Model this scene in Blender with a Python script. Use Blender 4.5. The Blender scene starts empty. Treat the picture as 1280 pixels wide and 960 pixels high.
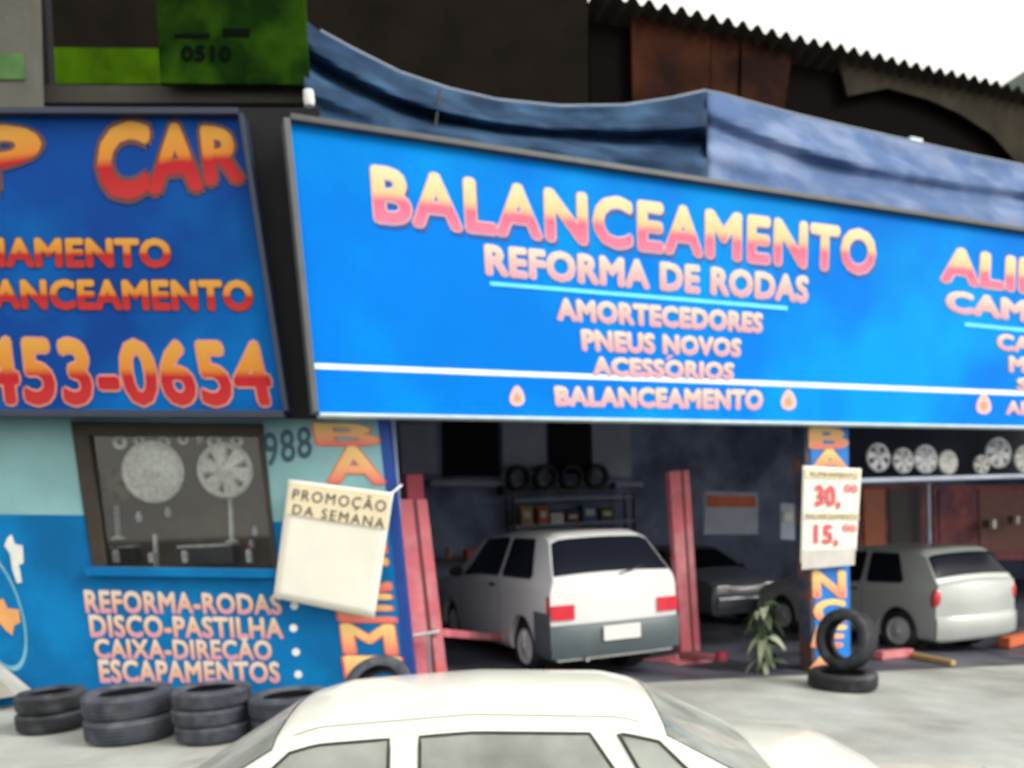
import bpy, math, random
from mathutils import Vector, Matrix
random.seed(7)
R_ = math.radians
scn = bpy.context.scene
C = scn.collection

# ------------------------------------------------------------------ camera
F_PX = 1000.0                     # focal length in photo pixels (photo 1280 x 960)
YAW, PITCH, ROLL = R_(22.0), R_(7.0), R_(2.5)
CAM = Vector((0, -6.97, 1.84))
fw = Vector((math.sin(YAW)*math.cos(PITCH), math.cos(YAW)*math.cos(PITCH), -math.sin(PITCH)))
r0 = Vector((math.cos(YAW), -math.sin(YAW), 0))
u0 = r0.cross(fw)
rt = r0*math.cos(ROLL) - u0*math.sin(ROLL)
up = u0*math.cos(ROLL) + r0*math.sin(ROLL)
PPY = 773.0
camd = bpy.data.cameras.new('camera')
cam = bpy.data.objects.new('camera', camd); C.objects.link(cam)
m = Matrix((rt, up, -fw)).transposed().to_4x4(); m.translation = CAM
cam.matrix_world = m
camd.sensor_width = 36; camd.lens = 36*F_PX/1280
camd.shift_y = (PPY-480)/1280
camd.clip_end = 2000; camd.clip_start = 0.05
camd.dof.use_dof = True; camd.dof.focus_distance = 1.6; camd.dof.aperture_fstop = 2.7
scn.camera = cam

# ------------------------------------------------------------------ light
SUN_EL, SUN_AZ = R_(36), R_(135)   # azimuth clockwise from +Y
w = bpy.data.worlds.new('World'); scn.world = w; w.use_nodes = True
nt = w.node_tree; bg = nt.nodes['Background']
sky = nt.nodes.new('ShaderNodeTexSky'); sky.sky_type = 'NISHITA'; sky.sun_disc = False
sky.sun_elevation = SUN_EL; sky.sun_rotation = SUN_AZ
sky.air_density = 1.6; sky.dust_density = 6.0; sky.ozone_density = 1.0
hs = nt.nodes.new('ShaderNodeHueSaturation'); hs.inputs['Saturation'].default_value = 0.35
nt.links.new(sky.outputs[0], hs.inputs['Color'])
cn = nt.nodes.new('ShaderNodeTexNoise'); cn.inputs['Scale'].default_value = 2.2; cn.inputs['Detail'].default_value = 6
ctc = nt.nodes.new('ShaderNodeTexCoord'); nt.links.new(ctc.outputs['Generated'], cn.inputs['Vector'])
cr_ = nt.nodes.new('ShaderNodeMapRange'); cr_.inputs['From Min'].default_value = .3; cr_.inputs['From Max'].default_value = .7; cr_.inputs['To Min'].default_value = .6; cr_.inputs['To Max'].default_value = .95
nt.links.new(cn.outputs[0], cr_.inputs['Value'])
cm = nt.nodes.new('ShaderNodeMix'); cm.data_type = 'RGBA'; nt.links.new(cr_.outputs[0], cm.inputs[0]); nt.links.new(hs.outputs[0], cm.inputs[6]); cm.inputs[7].default_value = (8.0, 7.7, 6.9, 1)
nt.links.new(cm.outputs[2], bg.inputs['Color'])
bg.inputs['Strength'].default_value = 0.12
sl = bpy.data.lights.new('sun', 'SUN'); so = bpy.data.objects.new('sun', sl); C.objects.link(so)
sl.energy = 1.3; sl.angle = R_(20); sl.color = (1, .96, .9)
sd = Vector((math.sin(SUN_AZ)*math.cos(SUN_EL), math.cos(SUN_AZ)*math.cos(SUN_EL), math.sin(SUN_EL)))
so.rotation_euler = (-sd).to_track_quat('-Z', 'Y').to_euler()
scn.view_settings.view_transform = 'Standard'; scn.view_settings.look = 'None'
scn.view_settings.exposure = 0.8; scn.view_settings.gamma = 1

# ------------------------------------------------------------------ pixel rays -> points on world planes
def ray(px, py):
    return (fw + rt*((px-640)/F_PX) + up*((PPY-py)/F_PX))
FH = Vector((math.sin(YAW), math.cos(YAW), 0)); RH = r0.copy(); Z = Vector((0, 0, 1)); Y = Vector((0, 1, 0)); X = Vector((1, 0, 0))
class Plane:
    def __init__(s, n, d): s.n = n; s.d = d            # n . p = d
    def at(s, px, py):
        r = ray(px, py); t = (s.d - s.n.dot(CAM))/s.n.dot(r); return CAM + r*t
def yplane(y): return Plane(Y, y)                      # parallel to the main front
def fplane(depth): return Plane(FH, FH.dot(CAM)+depth) # parallel to the left-hand wall
def rf(r, f, z=0): p = CAM + RH*r + FH*f; return Vector((p.x, p.y, z))
def gz(x, y):                                          # forecourt height: rises to the left
    t = min(max(x-1.4, 0), 9.5)
    return 0.37-.0765*t
def ground_at(px, py):
    z = 0.1
    for _ in range(12):
        p = Plane(Z, z).at(px, py); z = gz(p.x, p.y)
    return p

# ------------------------------------------------------------------ materials
MATS = {}
def mat(name, col, rough=.6, metal=0, var=.12, scale=6, bump=.0, bscale=40, col2=None, mixs=2.0, mlo=.45, mhi=.62, spec=.5, coat=0, alpha=None):
    if name in MATS: return MATS[name]
    m = bpy.data.materials.new(name); m.use_nodes = True; n = m.node_tree.nodes; L = m.node_tree.links
    b = n['Principled BSDF']
    tc = n.new('ShaderNodeTexCoord')
    def noise(s, d=4):
        q = n.new('ShaderNodeTexNoise'); q.inputs['Scale'].default_value = s; q.inputs['Detail'].default_value = d
        L.new(tc.outputs['Object'], q.inputs['Vector']); return q
    n1 = noise(scale, 6)
    mr = n.new('ShaderNodeMapRange'); mr.inputs['From Min'].default_value = .3; mr.inputs['From Max'].default_value = .7
    mr.inputs['To Min'].default_value = 1-var; mr.inputs['To Max'].default_value = 1+var
    L.new(n1.outputs[0], mr.inputs['Value'])
    base = n.new('ShaderNodeRGB'); base.outputs[0].default_value = (*col, 1); src = base.outputs[0]
    if col2:
        n2 = noise(mixs, 7); r = n.new('ShaderNodeMapRange'); r.inputs['From Min'].default_value = mlo; r.inputs['From Max'].default_value = mhi
        L.new(n2.outputs[0], r.inputs['Value'])
        mx = n.new('ShaderNodeMix'); mx.data_type = 'RGBA'; L.new(r.outputs[0], mx.inputs[0]); L.new(src, mx.inputs[6]); mx.inputs[7].default_value = (*col2, 1); src = mx.outputs[2]
    vm = n.new('ShaderNodeVectorMath'); vm.operation = 'SCALE'; L.new(src, vm.inputs[0]); L.new(mr.outputs[0], vm.inputs['Scale'])
    L.new(vm.outputs[0], b.inputs['Base Color'])
    b.inputs['Roughness'].default_value = rough; b.inputs['Metallic'].default_value = metal
    b.inputs['Specular IOR Level'].default_value = spec
    b.inputs['Coat Weight'].default_value = coat; b.inputs['Coat Roughness'].default_value = .08
    if bump:
        n3 = noise(bscale, 5); bp = n.new('ShaderNodeBump'); bp.inputs['Strength'].default_value = bump; bp.inputs['Distance'].default_value = .02
        L.new(n3.outputs[0], bp.inputs['Height']); L.new(bp.outputs[0], b.inputs['Normal'])
    if alpha is not None: b.inputs['Alpha'].default_value = alpha
    MATS[name] = m; return m
def ramp_mat(name, stops, rough=.65):
    m = bpy.data.materials.new(name); m.use_nodes = True; n = m.node_tree.nodes; L = m.node_tree.links
    b = n['Principled BSDF']; uv = n.new('ShaderNodeUVMap'); uv.uv_map = 'UVMap'
    sx = n.new('ShaderNodeSeparateXYZ'); L.new(uv.outputs[0], sx.inputs[0])
    cr = n.new('ShaderNodeValToRGB'); L.new(sx.outputs[1], cr.inputs[0])
    e = cr.color_ramp.elements; e[0].position, e[0].color = stops[0][0], (*stops[0][1], 1); e[1].position, e[1].color = stops[-1][0], (*stops[-1][1], 1)
    for p, c in stops[1:-1]:
        q = e.new(p); q.color = (*c, 1)
    L.new(cr.outputs[0], b.inputs['Base Color']); b.inputs['Roughness'].default_value = rough; b.inputs['Specular IOR Level'].default_value = .2
    MATS[name] = m; return m

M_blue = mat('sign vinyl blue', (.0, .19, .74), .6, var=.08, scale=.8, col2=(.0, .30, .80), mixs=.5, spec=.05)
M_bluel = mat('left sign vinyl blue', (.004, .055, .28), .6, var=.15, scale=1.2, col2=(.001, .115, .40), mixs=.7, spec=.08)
M_bwall = mat('blue wall paint', (.001, .135, .37), .7, var=.14, scale=2, bump=.25, bscale=30, col2=(.001, .18, .46), mixs=1.5, spec=.15)
M_aqua = mat('aqua wall paint', (.24, .47, .50), .6, var=.08, scale=3, bump=.25, bscale=30, col2=(.18, .36, .39), mixs=1.5)
M_dark = mat('dark steel', (.012, .012, .016), .6)
M_black = mat('black cavity', (.008, .008, .012), .9)
M_trim = mat('sign trim grey', (.55, .68, .75), .4)
M_ltrim = mat('weathered aluminium', (.08, .085, .09), .5, metal=.4)
M_stripe = mat('stripe white', (.78, .9, .92), .45)
M_cyan = mat('stripe cyan', (.1, .72, .95), .45)
M_out = mat('lettering outline', (.66, .50, .60), .5)
M_shadow = mat('lettering shadow', (.0, .05, .28), .5)
M_let = ramp_mat('lettering main', [(0, (.72, .20, .32)), (.38, (.72, .14, .24)), (.56, (.82, .55, .28)), (1, (.86, .70, .42))])
M_let2 = ramp_mat('lettering pale', [(0, (.66, .34, .44)), (.5, (.72, .46, .44)), (1, (.80, .68, .55))])
M_let3 = ramp_mat('lettering left', [(0, (.46, .03, .03)), (.42, (.42, .012, .02)), (.56, (.60, .22, .03)), (1, (.62, .32, .06))])
M_let4 = ramp_mat('lettering wall', [(0, (.60, .28, .40)), (.4, (.72, .42, .28)), (1, (.74, .64, .52))])
M_letb = ramp_mat('lettering column', [(0, (.80, .18, .16)), (.5, (.85, .45, .20)), (1, (.88, .66, .25))])
M_pink = mat('price figures red', (.70, .08, .12), .6)
M_ink = mat('ink', (.03, .035, .06), .8, spec=.1)
M_signink = mat('green sign figures', (.003, .006, .004), .95, spec=.02)
M_paper = mat('poster paper', (.82, .81, .72), .8, var=.04, scale=3, bump=.15, bscale=6)
M_cream = mat('poster heading strip', (.82, .72, .50), .8, var=.05)
M_ochre = mat('orange paint', (.72, .34, .12), .5)
M_white = mat('white paint strokes', (.72, .74, .72), .6)
M_tarp_lit = mat('blue tarpaulin', (.08, .14, .29), .8, var=.15, scale=2, bump=.15, bscale=5, col2=(.17, .23, .39), mixs=1.6, spec=.15)  # right half of the one tarpaulin, sunlight put into its blue
M_tarp_shade = mat('blue tarpaulin shaded', (.012, .035, .085), .8, var=.3, scale=4, bump=.4, bscale=9, col2=(.03, .075, .15), mixs=1.6, spec=.15)  # left half of the same tarpaulin, shade put into its blue
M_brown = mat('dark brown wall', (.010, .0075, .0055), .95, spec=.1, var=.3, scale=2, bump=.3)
M_wood = mat('brown wooden panel', (.045, .014, .006), .9, var=.3, scale=2.5, col2=(.012, .004, .003), mixs=1.2, spec=.08)
M_roof = mat('weathered roof sheet', (.015, .012, .010), .95, spec=.1, var=.3, scale=3)
M_gable = mat('grey brown board', (.032, .027, .019), .9, spec=.08, var=.3, scale=3)
M_green = mat('green sign paint', (.020, .060, .002), .9, var=.45, scale=2.0, col2=(.004, .020, .001), mixs=2.4, spec=.05)
M_lime = mat('green band paint', (.045, .11, .001), .9, spec=.05, var=.4, scale=3)
M_fore = mat('worn concrete forecourt', (.40, .42, .40), .85, var=.16, scale=2.2, bump=.6, bscale=60, col2=(.25, .25, .235), mixs=.7, mlo=.45, mhi=.72)
M_floor = mat('dark garage floor', (.085, .09, .12), .5, var=.3, scale=2, bump=.3, bscale=40, col2=(.03, .032, .045), mixs=1.2)  # dark base with darker blotches, from the shop front inwards
M_road = mat('asphalt', (.05, .05, .05), .9, var=.2, scale=8, bump=.5, bscale=120)
M_stone = mat('kerb stone', (.42, .41, .37), .85, var=.15, scale=5, bump=.5)
M_inwall = mat('garage wall blue grey', (.28, .34, .52), .8, var=.3, scale=1.3, bump=.3, col2=(.14, .18, .32), mixs=.8)
M_inlight = mat('pale grey panel', (.48, .54, .68), .75, var=.15, scale=2)
M_pillar = mat('pillar side dark paint', (.03, .05, .10), .7, var=.3, scale=4, col2=(.14, .07, .05), mixs=5)  # side colour, darker than the front face, with brown blotches
M_rubber = mat('tyre rubber', (.040, .047, .066), .75, var=.35, scale=9, bump=.35, bscale=55, col2=(.075, .082, .10), mixs=5)
M_rubberd = mat('tyre rubber dark', (.016, .018, .024), .6, var=.35, scale=9, bump=.35, bscale=55, col2=(.04, .045, .055), mixs=5)
M_red = mat('faded red lift paint', (.56, .13, .16), .5, var=.15, scale=4, col2=(.62, .24, .27), mixs=3, bump=.15)
M_redd = mat('red cap paint', (.30, .02, .05), .5, var=.15)
M_steel = mat('grey steel tube', (.42, .42, .45), .4, metal=.6)
M_chrome = mat('silver wheel plastic', (.65, .67, .70), .35, metal=.2, var=.2, scale=20)
M_chromed = mat('dull silver plastic', (.78, .78, .73), .4, metal=.1, var=.25, scale=20)
M_carw = mat('white car paint', (.68, .70, .71), .3, var=.03, scale=3, coat=.6)
M_carc = mat('cream white car paint', (.76, .765, .70), .3, var=.03, scale=3, coat=.6)
M_cars = mat('pale silver car paint', (.45, .48, .47), .3, var=.05, scale=3, coat=.6, metal=.1)
M_cargr = mat('grey car paint', (.16, .18, .22), .35, var=.05, coat=.5)
M_bumper = mat('grey plastic bumper', (.075, .10, .115), .5, var=.1)
M_glass = mat('dark car glass', (.010, .012, .020), .15, var=0, spec=.12)
M_glassr = mat('pale reflecting car glass', (.22, .29, .30), .08, var=.15, scale=2, spec=.8)
M_glasss = mat('pale side glass', (.34, .36, .35), .08, var=.3, scale=2.5, col2=(.16, .20, .24), mixs=1.4, spec=.8)
M_lamp = mat('red lamp lens', (.62, .03, .05), .2, coat=.6)
M_lampw = mat('clear lamp lens', (.7, .7, .7), .15, coat=.6)
M_plate = mat('number plate', (.72, .72, .68), .5, var=.05)
M_leaf = mat('leaf green', (.05, .085, .04), .5, var=.3, scale=8)
M_leafp = mat('pale leaf edge', (.30, .34, .24), .5, var=.2, scale=8)
M_stem = mat('plant stem', (.05, .045, .03), .8)
M_wframe = mat('window frame brown', (.03, .022, .015), .6, var=.2)
M_backing = mat('display backing brown', (.13, .09, .07), .8, var=.3, scale=4)
M_orange = mat('orange board', (.62, .14, .05), .6, var=.2, scale=3)
M_rust = mat('reddish brown board', (.16, .035, .035), .7, var=.4, scale=3, col2=(.07, .02, .045), mixs=2)
M_yellowp = mat('worn yellow paint', (.5, .33, .14), .6, var=.2)
M_hill = mat('distant hill', (.05, .07, .06), .9, var=.3)
M_under = mat('car underside', (.01, .01, .01), .9)
def pane_mat(nm='clear pane', tc=(.93, .95, .96, 1), haze=0):
    m = bpy.data.materials.new(nm); m.use_nodes = True; n = m.node_tree.nodes; L = m.node_tree.links
    n.remove(n['Principled BSDF']); o = n['Material Output']
    t = n.new('ShaderNodeBsdfTransparent'); t.inputs[0].default_value = tc
    g = n.new('ShaderNodeBsdfGlossy'); g.inputs['Roughness'].default_value = .03
    f = n.new('ShaderNodeFresnel'); f.inputs[0].default_value = 1.5
    x = n.new('ShaderNodeMixShader'); L.new(f.outputs[0], x.inputs[0]); L.new(t.outputs[0], x.inputs[1]); L.new(g.outputs[0], x.inputs[2])
    if haze:
        df = n.new('ShaderNodeBsdfDiffuse'); df.inputs[0].default_value = (.62, .66, .62, 1)
        nz = n.new('ShaderNodeTexNoise'); nz.inputs['Scale'].default_value = 3; nz.inputs['Detail'].default_value = 5
        tcn = n.new('ShaderNodeTexCoord'); L.new(tcn.outputs['Object'], nz.inputs['Vector'])
        mp = n.new('ShaderNodeMapRange'); mp.inputs['From Min'].default_value = .3; mp.inputs['From Max'].default_value = .7; mp.inputs['To Min'].default_value = haze*.6; mp.inputs['To Max'].default_value = haze*1.3
        L.new(nz.outputs[0], mp.inputs['Value']); y = n.new('ShaderNodeMixShader'); L.new(mp.outputs[0], y.inputs[0]); L.new(x.outputs[0], y.inputs[1]); L.new(df.outputs[0], y.inputs[2]); x = y
    L.new(x.outputs[0], o.inputs[0])
    return m
M_pane = pane_mat(); M_tint = pane_mat('tinted car glass', (.80, .87, .85, 1), .42)  # pale haze in the car glass stands for daylight on it

# ------------------------------------------------------------------ geometry helpers
class G:
    def __init__(s): s.v = []; s.f = []; s.uv = []
    def add(s, vs, fs):
        o = len(s.v); s.v += [Vector(a) for a in vs]; s.f += [tuple(i+o for i in q) for q in fs]; return s
    def box(s, c, d, M=None):
        c = Vector(c); hx, hy, hz = d[0]/2, d[1]/2, d[2]/2
        vs = [Vector((x, y, z)) for x in (-hx, hx) for y in (-hy, hy) for z in (-hz, hz)]
        if M: vs = [M.to_3x3() @ a for a in vs]
        return s.add([a+c for a in vs], [(0, 1, 3, 2), (4, 6, 7, 5), (0, 4, 5, 1), (2, 3, 7, 6), (0, 2, 6, 4), (1, 5, 7, 3)])
    def slab(s, poly, t):                      # polygon extruded by vector t
        n = len(poly); a = [Vector(p) for p in poly]; b = [p+t for p in a]
        return s.add(a+b, [tuple(range(n)), tuple(range(2*n-1, n-1, -1))]+[(i, i+n, (i+1) % n+n, (i+1) % n) for i in range(n)])
    def tube(s, pts, r, n=10, cap=True):
        pts = [Vector(p) for p in pts]; rs = r if isinstance(r, (list, tuple)) else [r]*len(pts); rings = []
        for i, p in enumerate(pts):
            d = (pts[min(i+1, len(pts)-1)]-pts[max(i-1, 0)]).normalized()
            a = d.cross(Z if abs(d.z) < .9 else X).normalized(); b = d.cross(a)
            rings.append([p+(a*math.cos(2*math.pi*k/n)+b*math.sin(2*math.pi*k/n))*rs[i] for k in range(n)])
        fs = [(i*n+k, i*n+(k+1) % n, (i+1)*n+(k+1) % n, (i+1)*n+k) for i in range(len(pts)-1) for k in range(n)]
        if cap: fs += [tuple(range(n))[::-1], tuple((len(pts)-1)*n+k for k in range(n))]
        return s.add([q for rg in rings for q in rg], fs)
    def lathe(s, prof, n=40, M=None, closed=False):   # profile of (radius, height) round local Z
        vs = [Vector((r*math.cos(2*math.pi*k/n), r*math.sin(2*math.pi*k/n), h)) for r, h in prof for k in range(n)]
        if M: vs = [M @ a for a in vs]
        m = len(prof); fs = [(i*n+k, i*n+(k+1) % n, ((i+1) % m)*n+(k+1) % n, ((i+1) % m)*n+k) for i in range(m if closed else m-1) for k in range(n)]
        return s.add(vs, fs)
    def grid(s, fn, nu, nv):
        return s.add([fn(i/nu, j/nv) for i in range(nu+1) for j in range(nv+1)],
                     [(i*(nv+1)+j, (i+1)*(nv+1)+j, (i+1)*(nv+1)+j+1, i*(nv+1)+j+1) for i in range(nu) for j in range(nv)])
def wm(o):
    return (wm(o.parent) @ o.matrix_basis) if o.parent else o.matrix_basis.copy()
def ob(name, g, m, parent=None, world=False, smooth=False, bevel=0, label=None, uv=None, solid=0):
    vs = g.v
    if world and parent is not None:
        I = wm(parent).inverted(); vs = [I @ a for a in vs]
    me = bpy.data.meshes.new(name); me.from_pydata([tuple(a) for a in vs], [], g.f); me.update()
    if uv:
        l = me.uv_layers.new(name='UVMap')
        for lp in me.loops: l.data[lp.index].uv = uv[lp.vertex_index]
    me.materials.append(m)
    if smooth:
        me.polygons.foreach_set('use_smooth', [True]*len(me.polygons))
        try: me.set_sharp_from_angle(angle=R_(38))
        except Exception: pass
    o = bpy.data.objects.new(name, me); C.objects.link(o)
    if parent: o.parent = parent
    if solid:
        q = o.modifiers.new('thickness', 'SOLIDIFY'); q.thickness = solid; q.offset = 0
    if bevel:
        q = o.modifiers.new('bevel', 'BEVEL'); q.width = bevel; q.segments = 2; q.limit_method = 'ANGLE'
    if label: o['label'] = label
    return o
def tag(o, label=None, cat=None, group=None, kind=None):
    if label: o['label'] = label
    if cat: o['category'] = cat
    if group: o['group'] = group
    if kind: o['kind'] = kind
    return o
def thing(name, label, cat, loc=(0, 0, 0), rotz=0, group=None):
    o = bpy.data.objects.new(name, None); C.objects.link(o); o.empty_display_size = .2
    o.location = loc; o.rotation_euler = (0, 0, rotz); bpy.context.view_layer.update()
    return tag(o, label, cat, group)
def children(o): return [c for c in bpy.data.objects if c.parent == o]
def dup(o, parent=None):
    c = o.copy(); C.objects.link(c); c.parent = parent
    for ch in children(o): dup(ch, c)
    return c
def facing(n, roll=0):                         # rotation taking local +Z onto n
    return n.to_track_quat('Z', 'Y').to_matrix().to_4x4() @ Matrix.Rotation(roll, 4, 'Z')

# text as flat lettering, mapped onto the quad TL TR BR BL given in photo pixels on a world plane
TXT = {}
def text_geo(txt, off, spacing=1.0):
    k = (txt, off, spacing)
    if k not in TXT:
        cu = bpy.data.curves.new('lettering', 'FONT'); cu.body = txt; cu.offset = off; cu.fill_mode = 'FRONT'; cu.space_character = spacing; cu.resolution_u = 3
        o = bpy.data.objects.new('lettering', cu); C.objects.link(o); bpy.context.view_layer.update()
        me = bpy.data.meshes.new_from_object(o.evaluated_get(bpy.context.evaluated_depsgraph_get()))
        fs_ = [tuple(p.vertices) for p in me.polygons]; par = list(range(len(me.vertices)))
        def find(a):
            while par[a] != a: par[a] = par[par[a]]; a = par[a]
            return a
        for f_ in fs_:
            for b_ in f_[1:]: par[find(b_)] = find(f_[0])
        roots = {}
        lift = [roots.setdefault(find(i_), len(roots)) % 3*.0006 for i_ in range(len(par))]
        TXT[k] = ([(v.co.x, v.co.y, lift[v.index]) for v in me.vertices], fs_)
        bpy.data.objects.remove(o); bpy.data.curves.remove(cu); bpy.data.meshes.remove(me)
    return TXT[k]
def lettering(txt, quad, plane, m, parent, out=.004, bold=.028, outline=None, om=None, shadow=None, label=None, sp=1.06, cap=.70, italic=0):
    P = [plane.at(*q) for q in quad]; n = -plane.n; bold = min(bold, .045)
    ref = text_geo(txt, 0, sp)[0]; x0 = min(v[0] for v in ref); x1 = max(v[0] for v in ref)
    def lay(rad, mm, o, d=(0, 0), nm='lettering'):
        vs, fs = text_geo(txt, 0, sp); g = G(); uv = []; W_ = x1-x0
        dirs = [(0, 0)]+[(rad*math.cos(2*math.pi*k_/8), rad*math.sin(2*math.pi*k_/8)) for k_ in range(8)] if rad > .004 else [(0, 0)]
        for k_, (ax, ay) in enumerate(dirs):
            b0 = len(g.v)
            for a in vs:
                v = (a[1]+ay)/cap+d[1]; u = (a[0]+ax-x0)/W_+d[0]+italic*((a[1]+ay)/cap-.5)
                g.v.append(P[3].lerp(P[2], u).lerp(P[0].lerp(P[1], u), v)+n*(o+a[2]*.15+k_*.0002)); uv.append((u, min(max(v, .01), .99)))
            g.f += [tuple(i_+b0 for i_ in f_) for f_ in fs]
        return ob(nm, g, mm, parent, True, uv=uv)
    rb_ = max(0, bold)
    if shadow: lay(rb_+.01, shadow, out, (.004, -.08), 'lettering_shadow')
    if outline: lay(rb_+(outline-bold)*1.1+.004, om or M_out, out+.002, nm='lettering_edge')
    r = lay(rb_, m, out+.0045)
    if label: r['label'] = label
    return r
def strip(name, quad, plane, m, parent, out=.004, th=.003, label=None, bevel=0):
    n = -plane.n
    return ob(name, G().slab([plane.at(*q)+n*out for q in quad], n*th), m, parent, True, label=label, bevel=bevel)

# ------------------------------------------------------------------ ground, road, hill
KD = 5.02                                      # distance at which the forecourt ends at the kerb
def gpt(u, v):
    r = -14+u*38; f = KD+v*6
    p = rf(r, f); p.z = gz(p.x, p.y); return p
def gfun(u, v):
    x = -14+u*36; y = -7+v*9; p = Vector((x, y, gz(x, y)))
    d = (p-CAM).dot(FH)
    if d < KD: p = p+FH*(KD-d)
    p.z = gz(p.x, p.y); return p
tag(ob('forecourt', G().grid(gpt, 60, 12), M_fore, smooth=True), 'pale worn concrete forecourt in front of the tyre shop', kind='structure')
k = G()
for i in range(34):
    a = rf(-14+i, KD-.13); b = rf(-13.01+i, KD-.13); c = rf(-13.01+i, KD-.003); d = rf(-14+i, KD-.003)
    za, zb = gz(a.x, a.y), gz(b.x, b.y)
    for q, zz in ((a, za), (b, zb), (c, zb), (d, za)): q.z = zz+.004
    k.slab([a, b, c, d], Vector((0, 0, -1.0)))
tag(ob('kerb', k, M_stone), kind='structure')
tag(ob('road', G().add([(-300, -300, -.53), (300, -300, -.53), (300, 300, -.53), (-300, 300, -.53)], [(0, 1, 2, 3)]), M_road), kind='structure')
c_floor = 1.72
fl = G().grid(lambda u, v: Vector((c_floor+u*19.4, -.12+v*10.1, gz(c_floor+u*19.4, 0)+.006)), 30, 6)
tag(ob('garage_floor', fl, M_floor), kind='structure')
hc_ = [(1180, 190), (1225, 128), (1250, 108), (1280, 94), (1340, 78), (1450, 70), (1600, 90), (1800, 200), (2100, 420)]
hl = [fplane(150).at(*q_) for q_ in hc_]
def hfn(u, v):
    i_ = round(u*8); p_ = hl[i_]; a_ = (v-.5)*math.pi
    return Vector((p_.x, p_.y, 0))+FH*(70*math.sin(a_))+Z*((p_.z+1)*math.cos(a_)-1)
tag(ob('hill', G().grid(hfn, 8, 12), M_hill, smooth=True), kind='structure')

# ------------------------------------------------------------------ the building
FP = yplane(0.0); LW = 7.12; WP = fplane(LW)
shop = thing('repair_shop', 'tyre repair shop building behind both blue signboards, dark roof space above open garage', 'building', (5, 3, 0))
def wall_with_hole(outer, hole, plane, t):     # quads TL TR BR BL, pixels
    g = G(); o = [plane.at(*p) for p in outer]; h = [plane.at(*p) for p in hole]
    for i in range(4):
        j = (i+1) % 4; g.slab([o[i], o[j], h[j], h[i]], plane.n*t)
    return g
# left wall: aqua above, blue below, a display window in it
win = [(88, 527), (328, 530), (347, 719), (117, 715)]
lw_top = ob('upper_wall', G(), M_aqua, shop)   # replaced below
bpy.data.objects.remove(lw_top)
def seam(x): return 641+ (x/500)*16
aw = G()
n = WP.n*.18
def A(px, py): return WP.at(px, py)
for quad in ([(-260, 440), (88, 440), (88, 527), (-260, 527)], [(-260, 527), (88, 527), (105, 644), (-260, 640)],
             [(88, 440), (328, 440), (328, 530), (88, 527)], [(328, 440), (462, 440), (487, 657), (340, 652), (328, 530)]):
    aw.slab([A(*q) for q in quad], n)
ob('aqua_wall', aw, M_aqua, shop, True)
bw = G()
for quad in ([(-260, 640), (105, 644), (117, 715), (-260, 715)], [(-260, 715), (117, 715), (127, 960), (-260, 960)],
             [(117, 715), (347, 719), (362, 960), (127, 960)], [(340, 652), (487, 657), (516, 960), (362, 960), (347, 719)]):
    bw.slab([A(*q) for q in quad], n)
bwo = ob('blue_wall', bw, M_bwall, shop, True)
e = G().slab([A(462, 440)+FH*.004, A(476, 440)+FH*.004, A(530, 960)+FH*.004, A(516, 960)+FH*.004], n)
ob('wall_end', e, mat('deep blue wall edge', (.003, .05, .28), .6), shop, True)
# pavement lip / render skirting at far left
strip('wall_skirting', [(-200, 790), (-6, 822), (42, 862), (-200, 905)], WP, M_stone, shop, .02, .22)

# window
wn = ob('window', G(), M_wframe, shop); bpy.data.objects.remove(wn)
fr = G(); ip = fplane(LW-.02)
inn = [(110, 544), (322, 545), (342, 711), (131, 708)]
oo = [ip.at(*p) for p in win]; ii = [ip.at(*p) for p in inn]
for i in range(4):
    j = (i+1) % 4; fr.slab([oo[i], oo[j], ii[j], ii[i]], FH*.1)
wn = ob('window', fr, M_wframe, shop, True, bevel=.004)
ob('pane', G().slab([fplane(LW+.03).at(*p) for p in inn], FH*.005), M_pane, wn, True)
strip('sill', [(108, 708), (352, 711), (354, 722), (110, 719)], ip, M_bwall, wn, .003, .05)
bx = fplane(LW+.75)
dz = G().slab([bx.at(60, 500), bx.at(380, 500), bx.at(400, 740), bx.at(80, 740)], FH*.03); ob('display_backing', dz, M_backing, wn, True)

def P3(px, py, depth): return fplane(depth).at(px, py)
a = P3(95, 722, LW+.19); b = P3(352, 722, LW+.19)
ob('display_floor', G().slab([a, b, b+FH*.6, a+FH*.6], Vector((0, 0, -.04))), M_wframe, wn, True)

# painted words on the blue wall
wl = [('REFORMA-RODAS', [(106, 738), (350, 744), (352, 767), (109, 765)]), ('DISCO-PASTILHA', [(112, 769), (352, 773), (354, 797), (115, 795)]),
      ('CAIXA-DIREÇÃO', [(118, 799), (338, 801), (340, 824), (121, 822)]), ('ESCAPAMENTOS', [(124, 825), (348, 828), (350, 852), (127, 852)])]
for t_, q in wl: lettering(t_, q, WP, M_let4, bwo, bold=.035, outline=.05, om=mat('violet letter edge', (.30, .24, .42), .6), label='painted words '+t_)
for x, y in ((368, 757), (367, 785), (370, 815), (373, 843)):
    ob('bullet', G().lathe([(0, .004), (.036, .004), (.036, 0)], 16, Matrix.Translation(WP.at(x, y)-FH*.002) @ facing(-FH)), M_white, bwo, True)
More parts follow.
